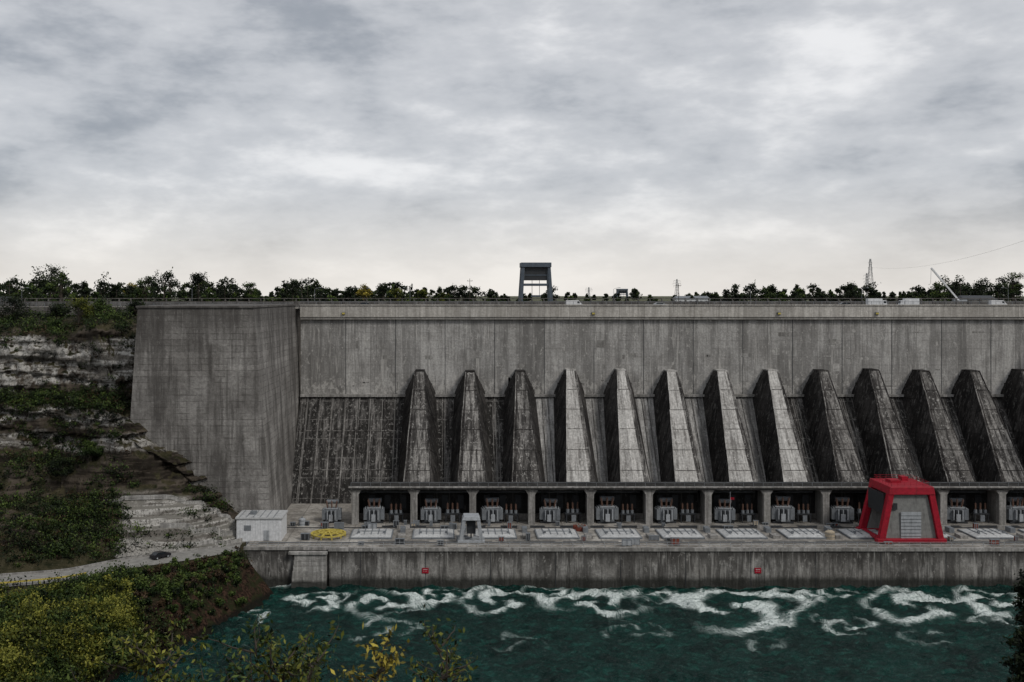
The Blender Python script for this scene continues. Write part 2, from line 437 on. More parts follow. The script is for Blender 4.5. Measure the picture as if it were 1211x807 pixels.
# ------------------------------------------------------------------ water
xs = np.concatenate([[-3000, -1500, -700, -350, -200, -130], np.arange(-95, 192, .45), [215, 260, 350, 600, 1200, 3000]])
ys = np.concatenate([[40, 60, 80, 100, 120, 135], np.arange(145, 233.9, .42), [234]])
XX, YY = np.meshgrid(xs, ys)
boils = [(-29, 222.0, 7, 3, 1.0), (-14, 220.5, 9, -3, 1.0), (-2, 226, 6, 2.5, .8), (11, 221.5, 9, 3, 1.0), (22, 227, 6, -2, .75), (33, 220.5, 9.5, -3, 1.0), (46, 227, 6, 2, .7), (60, 216.5, 15, 3.5, 1.05),
         (80, 206, 6, -3, .7), (77, 226, 6, 2, .7), (100, 217, 12, 3, 1.0), (88, 228, 5, 2, .6), (118, 222, 8, -3, .95), (114, 209, 6, -2.5, .6), (134, 217, 10, 3, .95), (-41, 211, 6, 2.5, .65),
         (-14, 204, 7, 2.5, .5), (37, 202, 7, -2.5, .45), (12, 196, 6, 2.5, .4), (95, 198, 7, 2.5, .4), (60, 194, 6, -2, .35), (152, 220, 8, 3, .9)]
FX, FY = XX.copy(), YY.copy(); AMP = np.zeros_like(XX)
for bx, by, br, tw, am in boils:
    th = np.arctan2(YY - by, XX - bx)
    wob = 1 + .16 * np.sin(3 * th + bx) + .10 * np.sin(5 * th + by)
    r = np.sqrt((XX - bx) ** 2 + ((YY - by) * 1.05) ** 2) * wob
    ang = tw * np.exp(-(r / (br * .8)))
    fx, fy = FX - bx, FY - by
    ca, sa = np.cos(ang), np.sin(ang)
    FX, FY = bx + fx * ca - fy * sa, by + fx * sa + fy * ca
    sg = 1 if tw > 0 else -1
    rn = r / br
    arm = (.5 + .5 * np.cos(2 * th + sg * 6.5 * rn + bx)) ** 2.2       # two foam arms winding outwards
    AMP += am * (1.05 * np.exp(-(rn / .95) ** 4) * arm * np.clip(rn * 3, 0, 1) + .55 * np.exp(-((rn - .95) / .12) ** 2) * (.5 + .5 * np.sin(th + bx * 1.7)) + .12 * np.exp(-rn ** 2))
AMP = np.clip(AMP, 0, 1.0)
AMP = np.maximum(AMP, .16 * np.exp(-((YY - 224) / 8.0) ** 2))
AMP = np.maximum(AMP, .45 * np.exp(-((233 - YY) / 1.0)))
ZZ = np.zeros_like(XX)
nr, nc = XX.shape
for j in range(6, nr - 1):
    for i in range(6, nc - 6):
        x, y = xs[i], ys[j]
        ZZ[j, i] = .8 * noise.noise(Vector((x * .16, y * .3, 0))) + .65 * noise.noise(Vector((x * .45 + 5, y * .7, 2))) + .34 * noise.noise(Vector((x * 1.2, y * 1.7, 4)))
        ZZ[j, i] += .2 * AMP[j, i]
V = np.stack([XX, YY, ZZ], -1).reshape(-1, 3)
idx = np.arange(nr * nc).reshape(nr, nc)
F = np.stack([idx[:-1, :-1], idx[:-1, 1:], idx[1:, 1:], idx[1:, :-1]], -1).reshape(-1, 4)
m, nt = new_mat('river_water')
pos = nt.n('ShaderNodeNewGeometry').outputs['Position']
flow = nt.n('ShaderNodeAttribute', attribute_name='flow').outputs['Vector']
amp = nt.n('ShaderNodeAttribute', attribute_name='foam').outputs['Fac']
n1 = nt.noise(flow, .28, 5, .62, .8, mscale=(.8, 1.3, 1))
ridge = nt.math('SUBTRACT', 1.0, nt.math('MULTIPLY', nt.math('ABSOLUTE', nt.math('SUBTRACT', n1, .5)), 16.0), clamp=True)
n1b = nt.noise(flow, .7, 5, .65, .8, mscale=(.7, 1.4, 1), off=(9, 3, 0))
ridge2 = nt.math('SUBTRACT', 1.0, nt.math('MULTIPLY', nt.math('ABSOLUTE', nt.math('SUBTRACT', n1b, .5)), 12.0), clamp=True)
n2 = nt.noise(pos, .09, 5, .6, .5)
patch = nt.noise(pos, .10, 5, .65, .8, off=(3, 8, 0))
bl = nt.noise(flow, .7, 5, .72, .6, off=(1, 5, 0))
blob = nt.ramp(nt.math('ADD', bl, nt.math('MULTIPLY', amp, .22)), .58, .68)
area = nt.math('ADD', amp, nt.ramp(patch, .55, .74, 0, .32), clamp=True)
foam = nt.math('MULTIPLY', nt.math('MAXIMUM', ridge, nt.math('MULTIPLY', ridge2, .8)), nt.ramp(area, .18, .75))
foam = nt.math('ADD', foam, nt.math('MULTIPLY', blob, nt.ramp(amp, .35, .8, 0, 1.0)), clamp=True)
foam = nt.math('MULTIPLY', foam, nt.ramp(nt.noise(pos, 2.2, 5, .7), .30, .52, .35, 1))
deep = nt.mix(nt.ramp(n2, .35, .65), (.001, .012, .010), (.003, .030, .024))
deep = nt.mix(nt.ramp(nt.noise(pos, .5, 5, .7, .5, mscale=(.6, 1.3, 1)), .48, .64, 0, .55), deep, (.008, .075, .057))
deep = nt.mix(nt.ramp(area, .1, 1.0, 0, .75), deep, (.014, .12, .093))
col = nt.mix(nt.math('MULTIPLY', foam, .95), deep, (.74, .80, .77))
rg = nt.mix(foam, (.18, .18, .18), (.9, .9, .9))
b1 = nt.noise(pos, .9, 5, .65, .4, mscale=(.8, 1.3, 1))
b2 = nt.math('ADD', b1, nt.math('MULTIPLY', foam, .15))
finish(nt, col, rg, b2, 1.0, 1.1, spec=.18)
me = np_mesh('river_water', V, F, [m], True)
at = me.attributes.new('flow', 'FLOAT_VECTOR', 'POINT')
at.data.foreach_set('vector', np.stack([FX, FY, np.zeros_like(FX)], -1).astype(np.float32).ravel())
at = me.attributes.new('foam', 'FLOAT', 'POINT')
at.data.foreach_set('value', AMP.astype(np.float32).ravel())
COL.objects.link(bpy.data.objects.new('river_water', me))

# ------------------------------------------------------------------ dam
SP = 14.78; X0 = -8.3
dam = empty('concrete_dam', (69, 305, 9))
XL, XR = -43.9, 181.9
w = MB(); w.box(XL, XR, 305, 309, 0, 59.2); w.obj('upper_wall', [M_wall], dam)
f = MB()
f.box(XL, XR, 303.9, 321, 59.2, 62.6)
f.box(XL, XR, 303.5, 304.3, 59.9, 63.3)
f.box(XL, XR, 303.2, 304.5, 63.3, 63.6)
f.obj('roadway_fascia', [M_fascia], dam)
j = MB()
for i in range(-2, 13):
    x = X0 + SP * i + 7.39
    if XL < x < XR:
        j.box(x - .07, x + .07, 304.95, 305.05, 37, 59.1)
j.obj('expansion_joints', [M_dgrey], dam)
led = MB(); led.box(XL, XR, 303.6, 305, 36.2, 36.9); led.obj('ledge', [M_col], dam)
pt = MB()
for _ in range(80):
    x = random.uniform(-40, 178); z = random.choice([39, 40.2, 41.5, 44, 48, 51, 54.5]) + random.uniform(-.8, .8)
    ww = random.choice([.5, .8, 1.4, 2.6, 3.4]); hh = random.choice([.5, 1.2, 2.2, .35])
    pt.box(x, x + ww, 304.97, 305.02, z, z + hh, random.choice([0, 0, 1]))
pt.obj('repair_patches', [M_col, M_pier], dam)
wl_ = MB()
for x in (98, 127, 43, -31):
    wl_.box(x - .5, x + .5, 303.1, 303.49, 60.6, 61.4, 0); wl_.box(x - .4, x + .4, 302.9, 303.09, 60.7, 61.2, 1)
wl_.obj('wall_lights', [M_grey, M_yellow], dam)

def sy(z): return 283 + (z - 8.7) * (22.0 / 28.0)
sl = MB()
for i in range(-3, 14):
    xa = max(XL, X0 + SP * i); xb = min(XR, X0 + SP * (i + 1))
    if xb <= xa: continue
    mi = 1 if 2 <= i <= 6 else 0
    sl.grid([[(xa + (xb - xa) * u, sy(z), z) for u in np.linspace(0, 1, 5)] for z in np.linspace(5, 36.8, 9)], mi)
sl.obj('inclined_face', [M_slope, M_slope_l], dam)
sm = MB()
for x in np.arange(-42.0, -14, 3.9):
    sm.beam((x, sy(8.7) - .1, 8.7), (x + random.uniform(-.2, .2), sy(36.2) - .1, 36.2), .26, .3)
for z in (17, 27):
    sm.beam((XL, sy(z) - .1, z), (-14, sy(z) - .1, z), .26, .2)
for i in range(0, 13):
    for off in (6.6, 8.3):
        x = X0 + SP * i + off
        sm.beam((x, sy(8.7) - .05, 8.7), (x, sy(36.2) - .05, 36.2), .2, .3)
sm.obj('panel_seams', [M_pen_d], dam)

# penstock covers: flat facets, cast in slabs that step outwards down the slope
NS = 7
for i in range(13):
    x = X0 + SP * i
    pb = MB()
    zt = 44.1 + random.uniform(-.25, .25)
    pale = 3 <= i <= 7
    ct = (1.35, 4.55)
    for k in range(NS):
        ta, tb = k / NS, (k + 1) / NS
        step = .13 * (k % 2)
        def fr(t_, s_, extra=0.0):
            hw = ct[0] + (ct[1] - ct[0]) * t_ + extra
            return (x + s_ * hw, 299.8 - 27.2 * t_ - step, zt + (8.0 - zt) * t_ + step * .6)
        def bk(t_, s_):
            hb = 4.7 + 1.6 * t_
            return (x + s_ * hb, 305.6 - 23.3 * t_, 37.2 - 29.2 * t_)
        ex = random.uniform(0, .18)
        a0, a1 = fr(ta, -1, ex), fr(ta, 1, ex); b0, b1 = fr(tb, -1, ex), fr(tb, 1, ex)
        def lerp(p, q, u): return tuple(p[m_] * (1 - u) + q[m_] * u for m_ in range(3))
        cuts = [0, .15, .80, 1]
        mats_ = [0, 0, 3] if pale else [1, 0, 3]
        for u0, u1, mi in zip(cuts[:-1], cuts[1:], mats_):
            pb.poly([lerp(a0, a1, u0), lerp(b0, b1, u0), lerp(b0, b1, u1), lerp(a0, a1, u1)], mi)
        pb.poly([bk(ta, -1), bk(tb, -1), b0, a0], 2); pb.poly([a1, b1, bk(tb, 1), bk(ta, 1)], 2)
        pb.poly([b0, (b0[0], b0[1] + .2, b0[2] + .05), (b1[0], b1[1] + .2, b1[2] + .05), b1], 2)
        pb.beam(lerp(a0, a1, .02), lerp(b0, b1, .02), .28, .34, 0)
        pb.beam(lerp(a0, a1, .97), lerp(b0, b1, .97), .24, .30, 1)
        if k: pb.beam(lerp(a0, a1, .02), lerp(a0, a1, .98), .14, .18, 1)
    tl, trr = (x - ct[0], 299.8, zt), (x + ct[0], 299.8, zt)
    wl, wr = (x - 1.3, 305.6, zt), (x + 1.3, 305.6, zt)
    pb.poly([tl, trr, wr, wl], 0)
    pb.poly([tl, wl, (x - 4.7, 305.6, 37.2)], 2); pb.poly([trr, (x + 4.7, 305.6, 37.2), wr], 2)
    pb.box(x - 1.35, x + 1.35, 299.75, 305, zt - .9, zt + .3, 0 if pale else 2)
    pb.box(x - 2.3, x + 2.3, 302.2, 305, zt - 3.4, zt - 1.5, 2)
    pb.box(x - 3.5, x + 3.5, 303.3, 305, zt - 6.1, zt - 3.9, 2)
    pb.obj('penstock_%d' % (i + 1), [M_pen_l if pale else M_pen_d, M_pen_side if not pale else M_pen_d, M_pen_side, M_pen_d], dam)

def abutment(mirror):
    g = lambda x: 138 - x if mirror else x
    a = MB()
    rows = []
    nz = 12
    for q in range(nz + 1):
        t = q / nz; z = 63.3 * t
        rows.append([(g(-79.8 + 4.0 * t), 249.2 + .8 * t, z), (g(-62 + .5 * t), 249.2 + .8 * t, z), (g(-42.2 - 5.3 * t), 249.2 + .8 * t, z),
                     (g(-42.9 - 3.5 * t), 278, z), (g(-43.3 - 2.2 * t), 306, z), (g(-43.3 - 2.2 * t), 322, z), (g(-79.8 + 4 * t), 322, z), (g(-79.8 + 4.0 * t), 249.2 + .8 * t, z)])
    a.grid(rows)
    a.poly(rows[-1][:-1])
    a.hexa([(g(-76.2), 249.6, 63.3), (g(-47.2), 249.6, 63.3), (g(-45.2), 305, 63.3), (g(-76.2), 305, 63.3),
            (g(-76.2), 249.6, 63.75), (g(-47.2), 249.6, 63.75), (g(-45.2), 305, 63.75), (g(-76.2), 305, 63.75)])
    a.obj('abutment', [M_abut], dam)
abutment(False); abutment(True)

# crest road
cr = empty('crest_road', (69, 312, 62.7))
rd = MB(); rd.box(-420, 420, 305.6, 319.2, 62.0, 62.72); rd.obj('carriageway', [M_asphalt], cr)
ln = MB()
for x in np.arange(-420, 420, 9): ln.box(x, x + 3, 312.3, 312.45, 62.72, 62.735)
ln.box(-420, 420, 306.4, 306.55, 62.72, 62.735); ln.box(-420, 420, 318.3, 318.45, 62.72, 62.735)
ln.obj('painted_lines', [M_line], cr)
kb = MB(); kb.box(-420, 420, 305.0, 305.59, 62.3, 62.87); kb.box(-420, 420, 319.21, 319.8, 62.3, 62.87); kb.obj('kerbs', [M_fascia], cr)

pw = empty('parapet_wall', (69, 321, 62.6))
p = MB()
p.box(-140, 420, 320.2, 320.9, 62.4, 64.5)
for x in np.arange(-140, 420, 3.69):
    p.box(x, x + .5, 320.0, 320.19, 62.4, 64.75)
    p.box(x, x + .3, 320.3, 320.7, 64.5, 65.25)
p.box(-140, 420, 320.35, 320.65, 65.25, 65.45)
p.obj('wall', [M_abut], pw)
ra = MB()
for x in np.arange(-140, 182, 2.46):
    if x > -44: ra.box(x, x + .09, 304.0, 304.09, 63.6, 64.5)
ra.box(-44, 182, 304.0, 304.08, 64.45, 64.54); ra.box(-44, 182, 304.0, 304.06, 64.05, 64.1)
ra.obj('railing', [M_grey], pw)
fe = MB()
for x in np.arange(-190, -46, 2.5): fe.box(x, x + .12, 304.2, 304.32, 61, 64.1)
fe.box(-190, -46, 304.2, 304.3, 64.0, 64.12); fe.box(-190, -46, 304.2, 304.3, 63.4, 63.5); fe.box(-190, -76.5, 304.0, 304.19, 60.5, 62.9, 1)
fe.obj('roadside_fence', [M_grey, M_abut])

# ------------------------------------------------------------------ powerhouse
ph = empty('powerhouse', (69, 245, 8.7))
d = MB()
d.box(-46.5, -27, 233.4, 284, -4, 8.7, 1)
d.box(-27, 184, 232.6, 284, -4, 8.2, 1)
d.box(-27, 184, 232.9, 284, 8.2, 8.7, 0)
d.obj('river_wall', [M_deck, M_front], ph)
d = MB(); d.box(-46.4, 184, 233.5, 283.9, 8.7, 8.76); d.obj('deck', [M_deck], ph)
cp = MB(); cp.box(-27.2, 184, 232.3, 233.3, 8.2, 8.95); cp.box(-46.6, -27.2, 233.1, 234, 8.3, 8.95)
cp.obj('coping', [M_col], ph)
pr = MB()
for k in range(6):
    pr.box(-35.5 + k * .12, -27.6, 231.7 + k * .12, 233.4, -3 if k == 0 else k * 1.25 + .05, (k + 1) * 1.25)
pr.box(-36.2, -27.4, 231.9, 233.2, 7.55, 8.1)
pr.obj('pier', [M_pier], ph)
jn = MB()
for x in np.arange(-20, 184, SP): jn.box(x, x + .12, 232.55, 232.62, 0, 8.15)
jn.obj('joints', [M_dgrey], ph)
rl = MB()
for x in np.arange(-46, 184, 2.4): rl.box(x, x + .08, 233.5, 233.58, 8.95, 10.0)
for z in (9.45, 9.95): rl.box(-46, 184, 233.5, 233.57, z, z + .07)
rl.obj('deck_railing', [M_lgrey], ph)

ga = MB()
XC0 = -23.4
for jx_ in range(14):
    x = XC0 + SP * jx_
    ga.box(x - .85, x + .85, 257, 258.6, 8.76, 17.5, 0)
    ga.box(x - .5, x + .5, 258.6, 263.4, 8.76, 17.5, 0)
    ga.hexa([(x - .85, 257.05, 16.2), (x + .85, 257.05, 16.2), (x + .85, 258.55, 16.2), (x - .85, 258.55, 16.2),
             (x - 1.7, 257.05, 17.49), (x + 1.7, 257.05, 17.49), (x + 1.7, 258.55, 17.49), (x - 1.7, 258.55, 17.49)], 0)
ga.obj('gallery_columns', [M_col], ph, bevel=.05)
gb = MB()
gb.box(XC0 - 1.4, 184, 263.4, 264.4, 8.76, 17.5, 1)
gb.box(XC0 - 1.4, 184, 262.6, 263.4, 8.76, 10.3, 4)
for jx_ in range(13):
    x = XC0 + SP * jx_
    for q in (3.0, 7.0, 11.0):
        gb.box(x + q, x + q + 1.6, 263.2, 263.39, 11.5, 15.0, 2)
    gb.box(x + 1, x + 13.6, 262.9, 263.2, 15.7, 15.95, 3)
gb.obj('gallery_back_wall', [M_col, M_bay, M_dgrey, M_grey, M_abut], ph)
gc = MB()
gc.box(XC0 - 1.6, 184, 256.5, 264.8, 17.5, 18.1, 0)
gc.box(XC0 - 1.6, 184, 256.3, 256.9, 18.05, 18.4, 1)
for x in np.arange(XC0 - 1, 184, 2.46): gc.box(x, x + .07, 256.6, 256.67, 18.4, 19.4, 2)
gc.box(XC0 - 1, 184, 256.6, 256.66, 19.35, 19.42, 2)
gc.obj('gallery_roof', [M_bay, M_col, M_grey], ph)

ht = MB()
for k in range(14):
    x = -18.3 + SP * k
    ht.box(x - 5.0, x + 5.0, 241.5, 250.5, 8.77, 9.15, 1)
    ht.hexa([(x - 4.7, 241.8, 9.15), (x + 4.7, 241.8, 9.15), (x + 4.7, 250.2, 9.15), (x - 4.7, 250.2, 9.15),
             (x - 3.4, 243.2, 9.6), (x + 3.4, 243.2, 9.6), (x + 3.4, 248.8, 9.6), (x - 3.4, 248.8, 9.6)], 0)
    for q in (-3.3, -1.65, 0, 1.65, 3.3):
        ht.box(x + q - .09, x + q + .09, 243.0, 249.0, 9.6, 9.72, 1)
    ht.box(x - 3.4, x + 3.4, 245.9, 246.1, 9.6, 9.75, 1)
    for q in (-3, 3): ht.box(x + q - .25, x + q + .25, 244, 244.5, 9.6, 10.1, 1)
ht.obj('turbine_hatches', [M_hatch, M_grey], ph)
cr_ = MB()
for y in (237.6, 253.2): cr_.box(-44, 184, y, y + .25, 8.77, 8.92)
cr_.obj('crane_rails', [M_dgrey], ph)

def sign(x):
    s_ = MB()
    s_.box(x - .75, x + .75, 232.40, 232.58, 3.2, 4.4, 0)
    s_.box(x - .5, x + .5, 232.37, 232.395, 4.05, 4.12, 1)
    for q in range(3): s_.box(x - .45 + q * .35, x - .35 + q * .35, 232.37, 232.395, 3.65, 3.75, 1)
    s_.obj('warning_sign', [M_red, M_white])
sign(-5.2); sign(70.3)

# ------------------------------------------------------------------ transformers and breakers
def transformer_mesh():
    t = MB()
    t.box(-1.9, 1.9, -1.0, 1.0, 0, .35, 2)
    t.box(-1.3, 1.3, -.9, .9, .35, 3.0, 0)
    t.box(-1.4, 1.4, -1.0, 1.0, 3.0, 3.15, 1)
    for side in (-1, 1):
        for q in range(6):
            y = -.9 + q * .33
            t.box(min(side * 1.35, side * 2.1), max(side * 1.35, side * 2.1), y, y + .16, .7, 2.9, 0)
        t.tube((side * 1.7, -1.0, 3.0), (side * 1.7, .95, 3.0), .12, n=8, mi=1)
    for q in range(5):
        x = -.95 + q * .42
        t.box(x, x + .18, -1.45, -.92, .8, 2.7, 2 if q % 2 else 1)
    t.tube((-1.2, .4, 4.4), (1.5, .4, 4.4), .45, n=14, mi=0)
    for x in (-.9, 1.1): t.box(x, x + .15, .3, .5, 3.15, 4.1, 1)
    for x in (-.9, 0, .9):
        t.tube((x, -.4, 3.15), (x * 1.3, -.6, 4.9), .12, .07, 8, 3)
        for q in range(6):
            z = 3.45 + q * .22; ff = (z - 3.15) / 1.75
            t.tube((x * (1 + .3 * ff), -.4 - .2 * ff, z), (x * (1 + .3 * ff), -.4 - .2 * ff, z + .07), .25, .18, 8, 3)
    t.box(-.5, .3, -1.75, -1.46, .5, 1.9, 4)
    return t.mesh('electrical_transformer', [M_grey, M_lgrey, M_dgrey, M_porc, M_lgrey])
def breaker_mesh():
    t = MB()
    for x in (-1.5, 1.5):
        for y in (-.6, .6): t.box(x - .1, x + .1, y - .1, y + .1, 0, 1.9, 0)
    t.box(-1.8, 1.8, -.8, .8, 1.9, 2.15, 0)
    for x in (-1.1, 0, 1.1):
        t.tube((x, 0, 2.15), (x, 0, 2.9), .38, .36, 12, 1)
        t.tube((x, 0, 2.9), (x, 0, 4.4), .11, .08, 8, 2)
        for q in range(6): t.tube((x, 0, 3.0 + q * .23), (x, 0, 3.08 + q * .23), .26, .17, 8, 2)
        t.tube((x, 0, 4.4), (x + .1, 1.5, 5.2), .04, n=5, mi=0)
    t.box(-.5, .5, -1.1, -.8, .4, 1.8, 1)
    return t.mesh('circuit_breaker', [M_dgrey, M_grey, M_porc])
TM, BM = transformer_mesh(), breaker_mesh()
for jx_ in range(13):
    for me_, nm, off, sc in ((TM, 'electrical_transformer', 4.4, 1.3), (BM, 'circuit_breaker', 10.2, 1.15)):
        o = bpy.data.objects.new(nm, me_)
        o.location = (XC0 + SP * jx_ + off + random.uniform(-.5, .5), 259.6, 8.77)
        sc *= random.uniform(.93, 1.05)
        o.scale = (sc, sc, sc)
        o.rotation_euler = (0, 0, random.choice([0, .15, -.12, .05]))
        COL.objects.link(o)
o = bpy.data.objects.new('electrical_transformer', TM); o.location = (-29.5, 260, 8.77); o.scale = (1.15,) * 3; COL.objects.link(o)

# ------------------------------------------------------------------ red gantry crane
def red_gantry():
    e = empty('gantry_crane', (107, 245, 8.9))
    g = MB()
    xl, xr, yf, yb, zb, zt = 100.5, 114.4, 238, 249.0, 8.95, 21.8
    txl, txr, tyf, tyb = 103.3, 112.1, 238.6, 248.4
    def leg(x, y, tx, ty, w=.75, d=.75):
        g.hexa([(x - w, y - d, zb), (x + w, y - d, zb), (x + w, y + d, zb), (x - w, y + d, zb),
                (tx - w * .9, ty - d, zt - .1), (tx + w * .9, ty - d, zt - .1), (tx + w * .9, ty + d, zt - .1), (tx - w * .9, ty + d, zt - .1)], 0)
    for x, tx in ((xl, txl), (xr, txr)):
        for y, ty in ((yf, tyf), (yb, tyb)): leg(x, y, tx, ty)
    g.hexa([(txl - 1.0, tyf - 1.0, zt - 1.8), (txr + 1.0, tyf - 1.0, zt - 1.8), (txr + 1.0, tyb + 1.0, zt - 1.8), (txl - 1.0, tyb + 1.0, zt - 1.8),
            (txl - .7, tyf - .8, zt), (txr + .7, tyf - .8, zt), (txr + .7, tyb + .8, zt), (txl - .7, tyb + .8, zt)], 0)
    g.box(xl - 1.1, xr + 1.1, yf - .9, yf + .9, zb, zb + .9, 0)
    g.box(xl - 1.1, xr + 1.1, yb - .9, yb + .9, zb, zb + .9, 0)
    for x in (xl, xr): g.box(x - .5, x + .5, yf + .9, yb - .9, zb + .3, zb + 1.0, 0)
    g.obj('frame', [M_red], e, bevel=.1)
    h = MB()
    h.hexa([(xl + .7, yf + .1, zb + .9), (xr - .7, yf + .1, zb + .9), (xr - .7, yf + .7, zb + .9), (xl + .7, yf + .7, zb + .9),
            (txl + .6, tyf - .1, zt - 1.8), (txr - .6, tyf - .1, zt - 1.8), (txr - .6, tyf + .5, zt - 1.8), (txl + .6, tyf + .5, zt - 1.8)], 0)
    h.box(105.2, 109.9, yf - .10, yf + .09, zb + .92, zb + 7.0, 3)
    for q in range(7): h.box(105.2, 109.9, yf - .16, yf - .11, zb + 1.3 + q * .8, zb + 1.37 + q * .8, 2)
    h.box(103.4, 104.4, yf - .0, yf + .13, zb + 7.5, zb + 9.0, 2)
    h.box(xl + 1.1, xl + 1.25, yf + 1.2, yb - 1.2, zb + 6.2, zt - 1.85, 2)
    h.hexa([(xl + 1, yb - .8, zb + .9), (xr - 1, yb - .8, zb + .9), (xr - 1, yb, zb + .9), (xl + 1, yb, zb + .9),
            (txl + .9, tyb - .8, zt - 1.8), (txr - .9, tyb - .8, zt - 1.8), (txr - .9, tyb, zt - 1.8), (txl + .9, tyb, zt - 1.8)], 0)
    h.box(105.4, 109.4, 242, 246, zt - 6, zt - 1.85, 2)
    h.obj('panels', [M_panelgrey, M_grey, M_dgrey, M_lgrey], e)
    r = MB()
    for (xa, ya, xb, yb_) in ((txl, tyf, txr, tyf), (txl, tyb, txr, tyb), (txl, tyf, txl, tyb), (txr, tyf, txr, tyb)):
        for z in (.5, 1.0): r.beam((xa, ya, zt + z), (xb, yb_, zt + z), .05, .05)
        for q in np.linspace(0, 1, 7): 
            xx, yy = xa + (xb - xa) * q, ya + (yb_ - ya) * q
            r.beam((xx, yy, zt), (xx, yy, zt + 1.0), .05, .05)
    r.box(105, 107.5, 243, 246, zt, zt + .6); r.box(109, 110.5, 246, 248, zt, zt + .9)
    r.obj('roof_railing', [M_red], e)
red_gantry()

def small_gantry():
    e = empty('gantry_crane', (5.2, 239, 8.9))
    g = MB(); zb, zt = 8.95, 15.0
    for x, tx in ((2.9, 3.7), (7.8, 7.0)):
        for y in (237.8, 241.0):
            g.hexa([(x - .45, y - .4, zb), (x + .45, y - .4, zb), (x + .45, y + .4, zb), (x - .45, y + .4, zb),
                    (tx - .4, y - .4, zt - .9), (tx + .4, y - .4, zt - .9), (tx + .4, y + .4, zt - .9), (tx - .4, y + .4, zt - .9)])
    g.hexa([(3.2, 237.2, zt - .9), (7.5, 237.2, zt - .9), (7.5, 241.6, zt - .9), (3.2, 241.6, zt - .9),
            (3.6, 237.5, zt), (7.1, 237.5, zt), (7.1, 241.3, zt), (3.6, 241.3, zt)])
    g.box(2.2, 8.5, 237.3, 238.3, zb - .1, zb + .5); g.box(2.2, 8.5, 240.5, 241.5, zb - .1, zb + .5)
    g.obj('frame', [M_lgrey], e, bevel=.06)
    h = MB(); h.box(4.3, 6.4, 238.6, 240.4, zb + 1.8, zt - .95, 0); h.box(5.2, 5.5, 239.3, 239.6, zb + .7, zb + 1.8, 1)
    h.obj('hoist', [M_dgrey, M_dgrey], e)
small_gantry()

# ------------------------------------------------------------------ intake gate gantry on the crest
def intake(x, y, s, H, name='gantry_crane'):
    e = empty(name, (x, y, 62))
    g = MB()
    hw, tw, dp = 5.0 * s, 4.2 * s, 3.2 * s
    Z0 = 61.9
    for yy in (y, y + dp * 1.6):
        for sd in (-1, 1):
            xb, xt = x + sd * hw, x + sd * tw
            a = .62 * s
            g.hexa([(xb - a, yy - a, Z0), (xb + a, yy - a, Z0), (xb + a, yy + a, Z0), (xb - a, yy + a, Z0),
                    (xt - a * .8, yy - a, Z0 + H - 1.5 * s), (xt + a * .8, yy - a, Z0 + H - 1.5 * s), (xt + a * .8, yy + a, Z0 + H - 1.5 * s), (xt - a * .8, yy + a, Z0 + H - 1.5 * s)])
        g.box(x - tw * 1.08, x + tw * 1.08, yy - .35 * s, yy + .35 * s, Z0 + H * .50, Z0 + H * .55)
    for sd in (-1, 1):
        g.box(x + sd * tw * 1.1 - .3 * s, x + sd * tw * 1.1 + .3 * s, y, y + dp * 1.6, Z0 + H * .5, Z0 + H * .55)
    g.box(x - tw - .7 * s, x + tw + .7 * s, y - .9 * s, y + dp * 1.6 + .9 * s, Z0 + H - 1.5 * s, Z0 + H)
    g.obj('frame', [M_bluegrey], e, bevel=.08)
    h = MB()
    h.box(x - tw + .6 * s, x + tw - .6 * s, y + .2, y + dp * 1.6 - .2, Z0 + H * .62, Z0 + H - 1.55 * s, 0)
    h.box(x - tw + .6 * s, x + tw - .6 * s, y + .0, y + .19, Z0 + H * .72, Z0 + H * .74, 1)
    for sd in (-1, 1): h.tube((x + sd * 1.2 * s, y + 1, Z0 + H * .3), (x + sd * 1.2 * s, y + 1, Z0 + H * .62), .08 * s, n=6, mi=0)
    h.box(x - 1.5 * s, x + 1.5 * s, y + .8, y + 1.2, Z0 + H * .26, Z0 + H * .30, 1)
    h.obj('machinery_house', [M_dgrey, M_bluegrey], e)
intake(28.3, 330, 1.0, 15.0)
intake(143, 840, .9, 10)

# ------------------------------------------------------------------ white shed
e = empty('equipment_shed', (-44, 244, 9))
s = MB()
s.box(-49.6, -39.1, 240, 248, 8.6, 13.9, 0)
for q in np.arange(-49.3, -39.2, .6): s.box(q, q + .09, 239.93, 239.99, 8.8, 13.8, 0)
s.obj('walls', [M_white], e)
s = MB(); s.box(-49.9, -38.8, 239.7, 248.3, 13.9, 14.25, 0)
for q in np.arange(-49, -39.5, 1.6): s.box(q, q + .12, 239.9, 248.1, 14.25, 14.35, 1)
s.box(-47, -45.6, 243, 244.4, 14.25, 14.95, 1)
s.obj('roof', [M_hatch, M_grey], e)
s = MB(); s.box(-43.2, -41.9, 239.85, 239.92, 8.9, 11.2, 0); s.box(-47.8, -46.2, 239.85, 239.92, 11.2, 12.4, 1)
s.obj('door_and_vent', [M_lgrey, M_grey], e)

# ------------------------------------------------------------------ items on deck
def ring(x, y):
    t = MB(); n = 28
    for a in range(n):
        t0, t1 = 2 * math.pi * a / n, 2 * math.pi * (a + 1) / n
        for rr, z in ((4.0, 9.5), (2.2, 9.8)):
            t.beam((x + rr * math.cos(t0), y + rr * math.sin(t0), z), (x + rr * math.cos(t1), y + rr * math.sin(t1), z), .45, .3)
    for a in range(10):
        t0 = 2 * math.pi * a / 10
        t.beam((x, y, 10.0), (x + 4.1 * math.cos(t0), y + 4.1 * math.sin(t0), 9.5), .4, .35)
        t.box(x + 4 * math.cos(t0) - .15, x + 4 * math.cos(t0) + .15, y + 4 * math.sin(t0) - .15, y + 4 * math.sin(t0) + .15, 8.77, 9.4)
    t.tube((x, y, 9.2), (x, y, 10.4), .7, n=12)
    t.obj('lifting_spider', [M_yellow])
ring(-28.6, 244.5)
t = MB()
